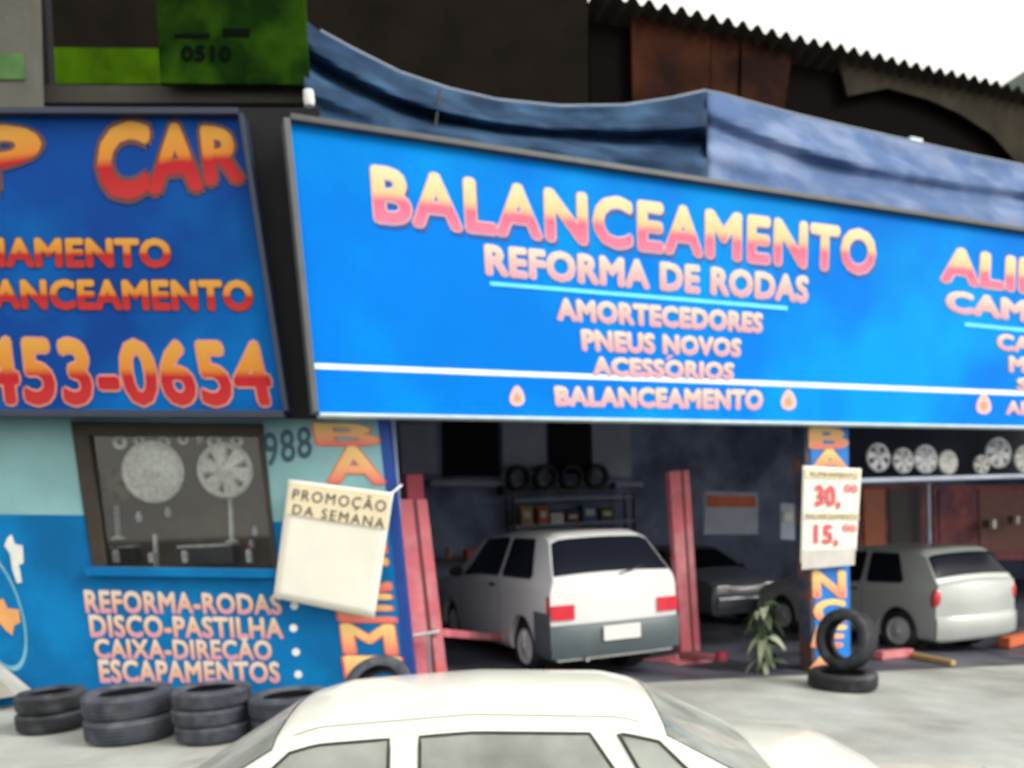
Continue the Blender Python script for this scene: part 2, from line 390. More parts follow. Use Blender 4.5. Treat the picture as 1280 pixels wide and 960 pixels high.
# oval emblem at the left edge
ec = (-4, 762); pts = []
for i in range(49):
    t_ = 2*math.pi*i/48; ex, ey = 34*math.cos(t_), 70*math.sin(t_)
    pts.append((ec[0]+ex*.93-ey*-.22, ec[1]+ey+ex*.25))
g = G(); vi = [WP.at(x, y)-FH*.003 for x, y in pts[:-1]]; cc = WP.at(*ec); vo = [p+(p-cc)*.09 for p in vi]
g.add(vi+vo, [(i, (i+1) % 48, (i+1) % 48+48, i+48) for i in range(48)])
ob('emblem_ring', g, mat('emblem ring light blue', (.16, .42, .55), .6), bwo, True)
g = G(); st = [(-22, 745), (-4, 752), (4, 748), (10, 760), (24, 762), (26, 778), (18, 782), (16, 794), (8, 788), (-2, 776), (-20, 770)]
ob('emblem_figure', g.slab([WP.at(*p)-FH*.005 for p in st], -FH*.003), M_ochre, bwo, True)
g = G(); st = [(10, 672), (15, 668), (19, 680), (29, 682), (30, 704), (24, 706), (28, 728), (22, 729), (16, 712), (13, 692), (6, 682)]
ob('emblem_script', g.slab([WP.at(*p)-FH*.005 for p in st], -FH*.003), M_white, bwo, True)
# house number
awo = [c for c in children(shop) if c.name.startswith('aqua_wall')][0]
lettering('988', [(328, 542), (388, 532), (390, 570), (333, 583)], WP, mat('number paint dark blue', (.03, .08, .14), .6), awo, bold=.012, label='house number 988')
# painted vertical lettering on the wall end, partly behind the poster
q = [('B', (396, 529, 466, 556)), ('A', (408, 558, 474, 602)), ('N', (412, 648, 476, 690)), ('C', (418, 694, 482, 738)), ('E', (424, 742, 486, 776)), ('M', (428, 780, 490, 816)), ('E', (434, 820, 498, 852))]
for t_, (x0, y0, x1, y1) in q:
    lettering(t_, [(x0, y0), (x1, y0+1), (x1+5, y1+1), (x0+5, y1)], WP, M_letb, bwo if y0 > 640 else awo, bold=.03, outline=.042, om=mat('letter edge red', (.72, .12, .1), .6))

# side walls, back wall, floors above
def quadslab(name, pts, t, m, **kw): return ob(name, G().slab([Vector(p) for p in pts], Vector(t)), m, shop, True, **kw)
PX = FP.at(1003, 800).x
c0 = WP.at(510, 700)
quadslab('side_wall', [(c0.x+.02, c0.y+.22, -.1), (c0.x+.02, 9.9, -.1), (c0.x+.02, 9.9, 4.4), (c0.x+.02, c0.y+.22, 4.4)], (-.2, 0, 0), M_inwall)
quadslab('side_wall', [(21.2, .3, -.6), (21.2, 9.9, -.6), (21.2, 9.9, 4.4), (21.2, .3, 4.4)], (.2, 0, 0), M_inwall)
bwl = quadslab('back_wall', [(c0.x+.03, 9.9, -.1), (21.2, 9.9, -.6), (21.2, 9.9, 4.4), (c0.x+.03, 9.9, 4.4)], (0, .2, 0), M_inwall)
quadslab('ceiling', [(1.75, .25, 4.42), (21.4, .25, 4.42), (21.4, 10.1, 4.42), (1.75, 10.1, 4.42)], (0, 0, .15), mat('soffit dark', (.05, .055, .07), .9))
BP = yplane(9.88)
for q_ in ([(498, 530), (543, 530), (546, 592), (502, 592)], [(626, 500), (680, 500), (682, 600), (628, 600)], [(738, 500), (786, 500), (788, 596), (740, 596)]):
    strip('wall_panel', q_, BP, M_inlight, bwl, .0, .05)
for q_ in ([(552, 480), (622, 480), (624, 596), (554, 596)], [(684, 480), (736, 480), (738, 592), (686, 592)]):
    strip('dark_window', q_, BP, M_black, bwl, .0, .03)
strip('ledge', [(536, 601), (800, 603), (800, 609), (536, 608)], BP, M_inlight, bwl, .06, .1)
# pillar
pf = G(); p = [FP.at(1008, 530), FP.at(1060, 531), FP.at(1064, 862), FP.at(1018, 868)]
PLX0, PLX1 = p[3].x, p[2].x
pil = ob('pillar', G().slab([FP.at(1006, 500)+Y*.02, FP.at(1060, 500)+Y*.02, Vector((p[2].x, .02, -.2)), Vector((p[3].x, .02, -.2))], Y*.2), M_pillar, shop, True, bevel=.01)
PF = yplane(.02)
fc = ob('painted_face', G().slab([PF.at(1012, 530)-Y*.002, PF.at(1060, 530)-Y*.002, Vector((p[2].x, .018, .0)), Vector((p[3].x+.04, .018, .0))], -Y*.004), mat('pillar bright blue', (.004, .18, .62), .5, var=.15), pil, True)
for t_, (x0, y0, x1, y1), it in (('B', (1014, 535, 1056, 560), 0), ('A', (1014, 562, 1058, 588), 0), ('N', (1017, 714, 1054, 746), 0), ('C', (1018, 750, 1054, 778), 0), ('E', (1020, 782, 1052, 808), .25), ('A', (1016, 812, 1046, 836), .25)):
    lettering(t_, [(x0, y0), (x1, y0), (x1+1, y1), (x0+1, y1)], yplane(.012), M_letb, fc, bold=.03, outline=.042, om=mat('letter edge orange', (.80, .52, .25), .6), italic=it)

# upper storey behind the tarpaulin
UL = 9.3
ulp = fplane(UL)
quad = [(-300, -200), (735, -200), (735, 330), (-300, 540)]
ob('upper_wall', G().slab([ulp.at(*q_) for q_ in quad], FH*.15), M_brown, shop, True)
strip('green_band', [(28, 60), (204, 62), (204, 106), (30, 106)], ulp, M_lime, shop, .003, .02)
strip('fascia_beam', [(28, 112), (398, 114), (398, 134), (28, 134)], fplane(7.5), mat('beam dark grey brown', (.045, .04, .035), .8), shop, 0, .08)
strip('fascia_beam', [(28, 135), (398, 137), (398, 150), (28, 148)], fplane(7.6), mat('beam brown', (.03, .018, .012), .8), shop, 0, .1)
strip('corner_post', [(34, -40), (62, -40), (72, 150), (42, 150)], fplane(7.7), M_black, shop, 0, .1)
strip('recess_shade', [(290, 136), (400, 136), (404, 524), (352, 524)], fplane(6.99), M_black, shop, 0, .02)  # black sheet painting in the shade of the gap between the signs
WPn = yplane(1.42)
for q_ in ([(786, 16), (884, 39), (884, 240), (790, 240)], [(886, 40), (921, 48), (915, 240), (886, 240)], [(923, 48), (986, 62), (962, 240), (919, 240)]):
    strip('wooden_panel', q_, WPn, M_wood, shop, random.uniform(0, .05), .04)
GP = yplane(1.35)
arch = [(1060, 120), (1110, 110), (1160, 124), (1200, 142), (1240, 168), (1265, 196), (1300, 240)]
edge = [(1045, 62), (1110, 79), (1170, 96), (1220, 109), (1280, 125), (1320, 135), (1400, 156)]
g = G()
for i in range(6): g.slab([GP.at(*arch[i]), GP.at(*edge[i]), GP.at(*edge[i+1]), GP.at(*arch[i+1])], Y*.04)
ob('arched_board', g, M_gable, shop, True)
# corrugated roof: separate overlapping sheets
RPn = yplane(1.2); ra = RPn.at(800, -14); rb = RPn.at(1240, 104); zr = (ra.z+rb.z)/2
# black sheet standing for the darkness of the roof space, wooden panels and board with an arched opening
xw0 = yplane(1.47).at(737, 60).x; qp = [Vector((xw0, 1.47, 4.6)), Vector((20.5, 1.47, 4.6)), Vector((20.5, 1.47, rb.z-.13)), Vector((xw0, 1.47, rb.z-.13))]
ob('roof_space_dark', G().slab(qp, Y*.15), mat('roof space black', (.004, .003, .003), .95, spec=.05), shop, True)
x_start = RPn.at(742, -30).x; SW = 1.05; pitchc = (RPn.at(1215, 98).x-RPn.at(1195, 92).x)
pw = .21
for i in range(15):
    xs = x_start+i*SW
    g = G().grid(lambda u, v: Vector((xs+u*(SW+.02), 1.2+v*6.5, rb.z+(ra.z-rb.z)*0 + .045*math.cos(2*math.pi*(xs+u*(SW+.02))/pw) - v*1.9 + (i % 2)*.008)), 40, 1)
    ob('roof_sheet', g, M_roof, shop, True, smooth=True, solid=.012)
ob('roof_purlin', G().box((x_start+7.7, 1.6, rb.z-.30), (15.2, .08, .12)), M_black, shop, True)
# white box fitting
ob('wall_light_box', G().box(yplane(1.1).at(1141, 182), (.22, .12, .15)), M_trim, shop, True, bevel=.01)

# neighbour's pale wall at far left top
NPn = fplane(7.05)
nb = ob('neighbour_wall', G().slab([NPn.at(*q_) for q_ in [(-260, -120), (26, -120), (34, 142), (-260, 142)]], FH*.25), mat('grey plaster', (.11, .11, .09), .85, var=.2, scale=2, bump=.3), None)
tag(nb, 'pale grey plastered wall strip above the left signboard at the picture edge', 'wall')
strip('green_stripe', [(-260, 66), (30, 68), (32, 100), (-260, 98)], NPn, mat('green stripe paint', (.06, .16, .04), .7, var=.3), nb, .002, .01)

# ------------------------------------------------------------------ signboards
sp_ = yplane(-.12)
sg = thing('signboard', 'long bright blue shop signboard advertising wheel balancing above the garage entrance', 'sign', FP.at(800, 520))
cr = [(362, 153), (1420, 313), (1420, 536), (398, 517)]
P = [sp_.at(*q_) for q_ in cr]
ob('panel', G().slab(P, Y*.12), M_blue, sg, True)
def bar(a, b, s, m, name='frame_bar', par=sg, w2=None):
    d = (b-a); L = d.length; M = d.to_track_quat('X', 'Z').to_matrix().to_4x4()
    return ob(name, G().box((a+b)/2, (L, s, w2 or s), M), m, par, True, bevel=.006)
bar(P[0]+Vector((0, .0, .02)), P[1]+Vector((0, .0, .02)), .13, M_ltrim, w2=.05)
bar(P[3]+Vector((0, .0, -.015)), P[2]+Vector((0, .0, -.015)), .15, M_trim, w2=.03)
bar(P[3]+Vector((-.03, .0, .0)), P[0]+Vector((-.03, .0, .0)), .15, mat('frame bar grey', (.10, .11, .12), .5), w2=.05)
lettering('BALANCEAMENTO', [(466, 209), (1093, 291), (1091, 342), (471, 275)], sp_, M_let, sg, bold=.034, outline=.048, sp=1.1, shadow=M_shadow, label='large words BALANCEAMENTO')
lettering('REFORMA DE RODAS', [(607, 307), (1009, 347), (1008, 377), (609, 342)], sp_, M_let2, sg, bold=.035, outline=.055, label='words REFORMA DE RODAS')
for t_, q_ in (('AMORTECEDORES', [(696, 374), (952, 393), (951, 415), (698, 399)]), ('PNEUS NOVOS', [(727, 413), (925, 425), (924, 445), (729, 437)]),
               ('ACESSORIOS', [(741, 447), (916, 455), (915, 474), (743, 468)]), ('BALANCEAMENTO', [(694, 484), (952, 489), (951, 511), (696, 506)])):
    lettering(t_, q_, sp_, M_let2, sg, bold=.04, outline=.065, label='smaller words '+t_)
strip('accent', [(835, 444), (842, 444), (836, 450), (831, 450)], sp_, M_let2, sg, .006, .002)
strip('stripe', [(612, 352), (984, 383), (984, 388), (612, 357)], sp_, M_cyan, sg)
strip('stripe', [(392, 454), (1420, 494), (1420, 500), (393, 461)], sp_, M_stripe, sg, .001, .002)
strip('stripe', [(1205, 403), (1420, 424), (1420, 429), (1205, 408)], sp_, M_cyan, sg)
for t_, q_, mm, bo in (('ALINHAMENTO', [(1180, 310), (1560, 366), (1560, 402), (1178, 350)], M_let, .045), ('CAMBAGEM', [(1184, 364), (1420, 396), (1420, 420), (1184, 388)], M_let2, .045),
               ('CASTER', [(1247, 418), (1350, 430), (1350, 447), (1247, 436)], M_let2, .045), ('MOLAS', [(1262, 446), (1350, 452), (1350, 468), (1262, 464)], M_let2, .045), ('S', [(1272, 473), (1284, 474), (1284, 488), (1272, 487)], M_let2, .045), ('ALINHAMENTO', [(1258, 502), (1420, 506), (1420, 521), (1258, 517)], M_let2, .045)):
    lettering(t_, q_, sp_, mm, sg, bold=bo, outline=bo+.02, label='words '+t_ if len(t_) > 1 else None)
for cx, cy in ((646, 495), (985, 500), (1229, 505)):   # drop-shaped marks
    drop = []
    for i in range(20):
        a_ = 2*math.pi*i/20; rx = 9*math.sin(a_)*(1-.35*math.cos(a_)) ; ry = -13*math.cos(a_)
        drop.append((cx+rx, cy+ry))
    strip('drop_mark', drop, sp_, M_let2 if False else mat('mark pink', (.80, .50, .48), .5), sg, .005, .003)
    strip('drop_mark', [(cx+(x-cx)*.45, cy+2+(y-cy)*.45) for x, y in drop], sp_, mat('mark orange', (.80, .3, .16), .5), sg, .009, .002)

lp_ = fplane(6.85)
ls = thing('signboard', 'darker blue signboard ending in CAR with the telephone number, left of the long sign', 'sign', WP.at(150, 520))
LQ = [(-260, 145), (301, 147), (357, 515), (-260, 513)]
LPp = [lp_.at(*q_) for q_ in LQ]
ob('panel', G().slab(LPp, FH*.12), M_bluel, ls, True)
def lbar(a, b, **kw): return bar(a, b, .14, kw.pop('m', mat('left sign frame', (.02, .03, .06), .5)), par=ls, **kw)
lbar(LPp[0]+Z*.02, LPp[1]+Z*.02, w2=.05); lbar(LPp[3]-Z*.025, LPp[2]-Z*.025, w2=.06); lbar(LPp[2]+RH*.02, LPp[1]+RH*.02, w2=.04)
lettering('P', [(-30, 160), (44, 160), (48, 228), (-26, 246)], lp_, M_let3, ls, bold=.06, outline=.075, om=mat('letter edge brown', (.10, .03, .04), .5), label='part of a word ending in P')
for t_, q_ in (('C', [(124, 160), (184, 155), (184, 240), (128, 248)]), ('A', [(192, 158), (246, 158), (251, 234), (190, 238)]), ('R', [(254, 160), (300, 164), (303, 225), (260, 228)])):
    lettering(t_, q_, lp_, M_let3, ls, bold=.07, outline=.09, om=mat('letter edge brown', (.1, .03, .04), .5))
lettering('HAMENTO', [(-24, 299), (211, 300), (213, 333), (-22, 332)], lp_, M_let3, ls, bold=.045, outline=.065, om=mat('letter edge brown', (.1, .03, .04), .5), label='words ending in AMENTO')
lettering('LANCEAMENTO', [(-28, 351), (313, 352), (316, 387), (-26, 384)], lp_, M_let3, ls, bold=.045, outline=.065, om=mat('letter edge brown', (.1, .03, .04), .5), label='words ending in LANCEAMENTO')
lettering('453-0654', [(-24, 424), (326, 430), (342, 504), (-16, 502)], lp_, M_let3, ls, bold=.03, outline=.05, om=mat('letter edge pale red', (.62, .25, .2), .5), label='telephone number')

# green sign
gp = fplane(7.3)
gs = ob('green_sign', G().slab([gp.at(*q_) for q_ in [(192, -60), (378, -60), (386, 106), (200, 104)]], FH*.06), M_green, None, bevel=.005)
tag(gs, 'dark green painted sign with black figures above the gap between the signboards', 'sign')
for q_ in ([(218, 42), (262, 42), (262, 48), (218, 48)], [(278, 35), (312, 36), (312, 47), (278, 46)]): strip('painted_mark', q_, gp, M_signink, gs, .001, .002)
lettering('0510', [(228, 58), (288, 58), (288, 76), (228, 76)], gp, M_signink, gs, bold=.05, label='black figures')

# ------------------------------------------------------------------ tarpaulin
def lerp_px(tab, t):
    for i in range(len(tab)-1):
        if tab[i][0] <= t <= tab[i+1][0]:
            a, b = tab[i], tab[i+1]; s = (t-a[0])/(b[0]-a[0]); s2 = s
            return a[1]+(b[1]-a[1])*s2
    return tab[-1][1] if t > tab[-1][0] else tab[0][1]
topc = [(378, 22), (400, 40), (440, 62), (500, 92), (560, 112), (620, 126), (700, 134), (780, 133), (840, 124), (884, 114), (920, 124), (985, 142), (1060, 160), (1140, 178), (1220, 196), (1290, 210), (1420, 236)]
botc = [(378, 148), (884, 226), (1100, 262), (1420, 310)]
tp = thing('tarpaulin', 'faded blue tarpaulin slung over the top of the long signboard', 'tarpaulin', FP.at(800, 200))
def tarp_fn(x0, x1, fold):
    def fn(u, v):
        x = x0+(x1-x0)*u
        yb = lerp_px(botc, x)+4; yt = lerp_px(topc, x)
        py = yb+(yt-yb)*v
        d = .03+v*.75 + fold*(.11*math.sin(v*13+u*4+1.5*math.sin(u*5))*math.sin(math.pi*min(1, v*1.0)) + .035*math.sin(u*26+v*3)*(1-v) + .05*math.sin(math.pi*v)*math.sin(u*9+2*v))
        return yplane(d).at(x, py)
    return fn
ob('shaded_sheet', G().grid(tarp_fn(380, 884, 1.5), 70, 24), M_tarp_shade, tp, True, smooth=True, label='sagging part of the tarpaulin with shade painted in', solid=.006)
ob('sunlit_sheet', G().grid(tarp_fn(884, 1420, 1.0), 70, 24), M_tarp_lit, tp, True, smooth=True, label='part of the tarpaulin with sunlight painted in', solid=.006)
ob('edge_rope', G().tube([yplane(.80).at(x, lerp_px(topc, x)-1) for x in range(400, 1400, 20)], .018, 8), mat('rope blue grey', (.22, .28, .38), .7), tp, True, smooth=True)
ob('strap', G().tube([yplane(.2+.02*i).at(543+i*1.0, 168-8*i) for i in range(8)], .012, 6), M_dark, tp, True)
ob('lamp_fitting', G().lathe([(0, 0), (.035, .01), (.045, .05), (.04, .12), (0, .14)], 12, Matrix.Translation(sp_.at(387, 134))), M_white, tp, True, smooth=True)

# ------------------------------------------------------------------ posters
def poster(name, label, px, depth_plane, m):
    P = [depth_plane.at(*q_) for q_ in px]; n = -depth_plane.n
    root = thing(name, label, 'poster', (P[2]+P[3])/2)
    c = (P[0]+P[1]+P[2]+P[3])/4
    def fn(u, v):
        q = P[3].lerp(P[2], u).lerp(P[0].lerp(P[1], u), v)
        return q + n*(.003*math.sin(u*math.pi*1.3)*math.sin(v*6) + .006)
    ob('sheet', G().grid(fn, 12, 14), m, root, True, smooth=True, solid=.003)
    return root
pp = fplane(LW-.10)
po = poster('promotion_poster', 'blank cream poster headed PROMOÇÃO DA SEMANA hung askew on the blue wall', [(361, 599), (492, 616), (468, 773), (342, 747)], pp, M_paper)
strip('heading_strip', [(364, 603), (489, 619), (484, 662), (359, 642)], pp, M_cream, po, .017, .001)
lettering('PROMOÇÃO', [(368, 611), (484, 626), (482, 640), (366, 624)], pp, M_ink, po, out=.019, bold=-.01, sp=1.25)
lettering('DA SEMANA', [(368, 630), (482, 648), (480, 661), (366, 642)], pp, M_ink, po, out=.019, bold=-.01, sp=1.25)
ob('hanger', G().tube([pp.at(488, 618), pp.at(500, 606)+FH*.1], .012, 6), M_steel, po, True)
qp_ = yplane(-.06)
pr = poster('price_poster', 'white price poster with 30 and 15 in red tied to the painted pillar', [(1003, 582), (1076, 586), (1070, 688), (1000, 704)], qp_, M_paper)
strip('heading_strip', [(1006, 586), (1073, 589), (1073, 600), (1006, 597)], qp_, M_cream, pr, .017, .001)
strip('heading_strip', [(1004, 641), (1072, 642), (1072, 650), (1004, 649)], qp_, M_cream, pr, .017, .001)
strip('heading_strip', [(1002, 688), (1068, 686), (1067, 706), (1001, 712)], qp_, mat('poster foot grey', (.55, .54, .50), .8), pr, .012, .002)
lettering('30,', [(1018, 607), (1048, 608), (1048, 632), (1018, 631)], qp_, M_pink, pr, out=.019, bold=.035)
lettering('00', [(1054, 605), (1070, 606), (1070, 616), (1054, 615)], qp_, M_pink, pr, out=.019, bold=.02)
lettering('15,', [(1017, 656), (1046, 657), (1045, 679), (1017, 678)], qp_, M_pink, pr, out=.019, bold=.035)
lettering('00', [(1052, 655), (1068, 656), (1068, 665), (1052, 664)], qp_, M_pink, pr, out=.019, bold=.02)
lettering('BALANCEAMENTO', [(1006, 642), (1070, 643), (1070, 649), (1006, 648)], qp_, M_ink, pr, out=.019, bold=0)
lettering('ALINHAMENTO', [(1010, 589), (1070, 592), (1070, 598), (1010, 595)], qp_, M_ink, pr, out=.019, bold=0)

# ------------------------------------------------------------------ tyres
def tyre_profile(R=.315, w=.19, rin=.20):
    h = w/2; pr = [(rin, -h*.72), (rin+.01, -h*.86), (R-.06, -h*1.0), (R-.025, -h*.93), (R-.004, -h*.72)]
    for gx in (-.45, -.15, .15, .45):
        pr += [(R, (gx-.07)*h), (R-.009, (gx-.045)*h), (R-.009, (gx+.045)*h), (R, (gx+.07)*h)]
    pr += [(R-.004, h*.72), (R-.025, h*.93), (R-.06, h*1.0), (rin+.01, h*.86), (rin, h*.72), (rin+.014, h*.5), (rin+.05, h*.55), (R-.03, h*.6), (R-.016, 0), (R-.03, -h*.6), (rin+.05, -h*.55), (rin+.014, -h*.5)]
    return pr
def tyre(label, loc, R=.315, w=.19, rot=None, m=None, group=None, rin=None, name='tyre'):
    o = ob(name, G().lathe(tyre_profile(R, w, rin or R*.64), 44, None, True), m or M_rubber, None, smooth=True)
    o.location = loc
    if rot is not None: o.rotation_euler = rot
    return tag(o, label, 'tyre', group)
def stack(px, py, depth, ws, R, m, labels, jit=.012):
    p = P3(px, py, depth); z = gz(p.x, p.y)+.004
    for k_, (w_, lab) in enumerate(zip(ws, labels)):
        z += w_/2
        tyre(lab, (p.x+random.uniform(-jit, jit), p.y+random.uniform(-jit, jit), z), R+random.uniform(-.006, .006), w_, (random.uniform(-.012, .012), random.uniform(-.012, .012), random.random()*6), m, 'used tyres stacked along the blue wall')
        z += w_/2-.004
SD = 5.95
stack(68, 900, SD+.22, [.155, .155], .258, M_rubberd, ['darkest used tyre, lower one of the leftmost pile of two', 'darkest used tyre, upper one of the leftmost pile of two'])
stack(166, 905, SD-.15, [.18, .18], .315, M_rubber, ['widest grey tyre, lower one of the second pile from the left', 'widest grey tyre, upper one of the second pile from the left'])
stack(268, 905, SD-.27, [.130, .122, .130], .275, M_rubber, ['bottom tyre of the only pile of three by the blue wall', 'middle tyre of the only pile of three by the blue wall', 'top tyre of the only pile of three by the blue wall'])
stack(366, 905, SD-.28, [.155, .155], .285, M_rubber, ['pale dusty tyre, lower one of the pile behind the windscreen of the cream car', 'pale dusty tyre, upper one of the pile behind the windscreen of the cream car'])
p = P3(474, 880, 6.2)
tyre('grey tyre leaning on the blue wall under the painted letters, behind the cream car roof', (p.x, p.y, gz(p.x, p.y)+.20), .28, .16, (R_(46), 0, R_(-35)), M_rubber)
p = ground_at(1053, 860); 
tyre('tyre lying flat on the ground at the foot of the painted pillar', (p.x, p.y, p.z+.095), .33, .18, (0.02, 0, 0), M_rubberd)
tyre('tyre standing upright on the flat tyre against the painted pillar', (p.x+.10, p.y+.06, p.z+.19+.295), .31, .22, (R_(82), R_(0), R_(-82)), M_rubberd)

# ------------------------------------------------------------------ wheel covers, display stands
def cover_geo(R, spokes=7):
    g = G(); g.lathe([(R, 0), (R*1.0, .02), (R*.93, .03), (R*.84, .018), (R*.80, .012)], 32)
    g.lathe([(R*.24, .008), (R*.24, .04), (R*.16, .05), (0, .052)], 20)
    for i in range(spokes):
        a_ = 2*math.pi*i/spokes
        for da in (-.13, .13):
            M = Matrix.Rotation(a_+da, 4, 'Z')
            g.add([M @ Vector(v) for v in ((R*.2, -.018*R/.2, .035), (R*.85, -.03*R/.2, .018), (R*.85, .03*R/.2, .018), (R*.2, .018*R/.2, .035), (R*.2, -.03*R/.2, .0), (R*.85, -.045*R/.2, .0), (R*.85, .045*R/.2, .0), (R*.2, .03*R/.2, .0))],
                  [(0, 1, 2, 3), (0, 4, 5, 1), (3, 2, 6, 7), (1, 5, 6, 2)])
    return g
def cover(label, pos, n, R, m, spokes=7, group=None):
    o = thing('wheel_cover', label, 'wheel cover', pos, 0, group)
    M = facing(n, random.random())
    g = cover_geo(R, spokes); g.v = [M @ v for v in g.v]; ob('face', g, m, o, smooth=True)
    d = G().lathe([(0, .004), (R*.86, .004), (R*.86, -.002), (0, -.002)], 28, M); ob('backplate', d, M_dark if m is not M_chromed else M_backing, o)
    return o
gw = 'wheel covers on show in the window'
wx = [(192, 590, 38, .12, 'large pale round wheel cover at the middle of the shop window', M_chromed, 9), (282, 588, 34, .14, 'dull wheel cover right of the large one in the shop window', M_chromed, 6), (140, 605, 26, .2, 'smaller brownish wheel cover at left in the shop window', M_backing, 5)]
for x, y, r, d, lab, m_, s_ in wx:
    cover(lab, P3(x, y, LW+d), -FH, r/1000*(LW+d), m_, s_, gw)
def stand(label, x, y0, y1, d):
    o = thing('display_stand', label, 'stand', P3(x, y1, LW+d))
    ob('post', G().tube([P3(x-2, y0, LW+d), P3(x, y1, LW+d)], .022, 8), M_chromed, o, True)
    b = P3(x, y1, LW+d); ob('foot', G().lathe([(0, .03), (.05, .02), (.07, 0), (0, 0)], 16, Matrix.Translation(b)), M_chromed, o, True)
stand('slim stand at left inside the shop window', 148, 630, 674, .5)
stand('short stand below the large wheel cover in the window', 196, 668, 712, .32)
stand('tall pale stand at right inside the shop window', 290, 618, 678, .38)
def bits(label, spots, name='chrome_part'):
    for i, (x, y, s) in enumerate(spots):
        o = thing(name, label[i], 'car part', P3(x, y, LW+.35))
        c = P3(x, y, LW+.35)
        ob('body', G().lathe([(0, -s), (s*.5, -s*.9), (s*.55, -s*.2), (s*.3, 0), (s*.45, s*.5), (s*.25, s), (0, s)], 12, Matrix.Translation(c)), M_chrome, o, True, smooth=True)
        ob('collar', G().lathe([(s*.5, -.012), (s*.72, 0), (s*.5, .012)], 12, Matrix.Translation(c)), M_chrome, o, True)
bits(['small chrome fitting, upper of the two at the right edge of the shop window', 'small chrome fitting, lower of the two at the right edge of the shop window', 'bright metal fitting near the top right of the shop window', 'small metal fitting under the large wheel cover at its left', 'small metal fitting under the large wheel cover at its right', 'dark grey fitting at the bottom left corner of the shop window'],
     [(319, 664, .045), (314, 680, .04), (250, 548, .05), (174, 646, .05), (210, 640, .05), (130, 690, .06)])
def accessory_box(label, x, y, d, s, m):
    o = thing('accessory_box', label, 'box', P3(x, y, LW+d)); ob('carton', G().box(P3(x, y, LW+d), s, Matrix.Rotation(-YAW, 4, 'Z')), m, o, True, bevel=.006)
    ob('lid', G().box(P3(x, y, LW+d)+Z*(s[2]/2+.012), (s[0]*1.03, s[1]*1.03, .022), Matrix.Rotation(-YAW, 4, 'Z')), M_chromed, o, True)
accessory_box('dark box on the floor of the shop window, left of the middle', 158, 694, .5, (.22, .15, .14), M_dark)
accessory_box('long low dark box on the floor of the shop window at right', 262, 694, .5, (.5, .2, .16), mat('box slate', (.05, .05, .07), .6))

# shelf with wheel covers under the long sign at right
sh = thing('display_shelf', 'pale shelf of wheel covers hanging under the long signboard at right', 'shelf', yplane(.4).at(1180, 596))
a = yplane(.35).at(1064, 598); b = yplane(.35).at(1420, 588); b.z = a.z
ob('board', G().slab([a, b, b+Y*.4, a+Y*.4], Z*-.05), M_inlight, sh, True, bevel=.006)
ob('bracket', G().box(b+Vector((-.3, .2, .5)), (.04, .04, 1.0)), M_dark, sh, True)
ob('bracket', G().box(a+Vector((.12, .3, .5)), (.04, .04, 1.0)), M_dark, sh, True)
ob('backboard', G().slab([a+Vector((0, .405, 0)), b+Vector((0, .405, 0)), b+Vector((0, .405, .9)), a+Vector((0, .405, .9))], Y*.02), mat('backboard navy', (.015, .018, .04), .8), sh, True)
gs_ = 'wheel covers on the hanging shelf'
sc_ = [(1097, 572, 18, 'brightest wheel cover, nearest the price poster on the hanging shelf', M_chrome), (1128, 576, 16, 'wheel cover second from the price poster on the shelf', M_chrome), (1156, 574, 18, 'wheel cover third from the price poster on the shelf', M_chrome),
       (1184, 578, 15, 'wheel cover fourth from the price poster, beside the empty gap on the shelf', M_chromed), (1226, 581, 12, 'smallest wheel cover, leaning below the big plain one on the shelf', M_chromed), (1247, 566, 19, 'large plain wheel cover held higher than the others on the shelf', M_chrome), (1280, 574, 17, 'wheel cover cut by the right picture edge on the shelf', M_chromed)]
for i, (x, y, r, lab, m_) in enumerate(sc_):
    q = yplane(.5).at(x, y); D = (q-CAM).dot(FH)
    cover(lab, q, (Vector((-.15+.1*random.random(), -1, .12))).normalized(), r/1000*D, m_, 5+i % 4, gs_)

# ------------------------------------------------------------------ garage lifts
def lift_post(par, bl, br, tl, tr, plane, depth=.22):
    P = [plane.at(*q_) for q_ in (tl, tr, br, bl)]
    o = ob('post', G().slab(P, Y*depth), M_red, par, True, bevel=.012)
    mid = [(P[i]) for i in range(4)]
    cs = [P[0].lerp(P[1], .55), P[0].lerp(P[1], .66), P[3].lerp(P[2], .66), P[3].lerp(P[2], .55)]
    ob('groove', G().slab([q-Y*.002 for q in cs], -Y*.004), mat('groove dark red', (.12, .02, .03), .6), o, True)
    return o
lf = thing('vehicle_lift', 'faded red two-post lift either side of the white hatchback', 'car lift', (3.2, .8, gz(3.2, 0)))
L1 = yplane(.55); L2 = yplane(.95)
gb = ground_at(540, 858)
lift_post(lf, (520, 866), (562, 862), (494, 624), (534, 624), L1, .12)
c = L1.at(520, 612); ob('post_cap', G().box(c+Y*.1, (.17, .16, .30)), M_redd, lf, True, bevel=.01)
lift_post(lf, (852, 816), (876, 814), (837, 589), (862, 587), L2, .10)
b1 = L1.at(535, 850); b1.z = gz(b1.x, 0)
b2 = L2.at(860, 812); b2.z = gz(b2.x, 0)
for bb in (b1, b2): ob('base_plate', G().box((bb.x, bb.y+.12, bb.z+.02), (.5, .5, .03)), M_red, lf, True, bevel=.005)
def arm(p, q, s=.09, m=M_red, par=lf):
    d = q-p; M = d.to_track_quat('X', 'Z').to_matrix().to_4x4()
    return ob('arm', G().box((p+q)/2, (d.length, s, s*.9), M), m, par, True, bevel=.01)
aL = L1.at(540, 790)
arm(aL, yplane(2.2).at(655, 800)); arm(L1.at(552, 848), yplane(.9).at(648, 846))
aR = L2.at(848, 822)
arm(aR, yplane(1.6).at(756, 836)); arm(L2.at(866, 820), yplane(.35).at(902, 822), .08)
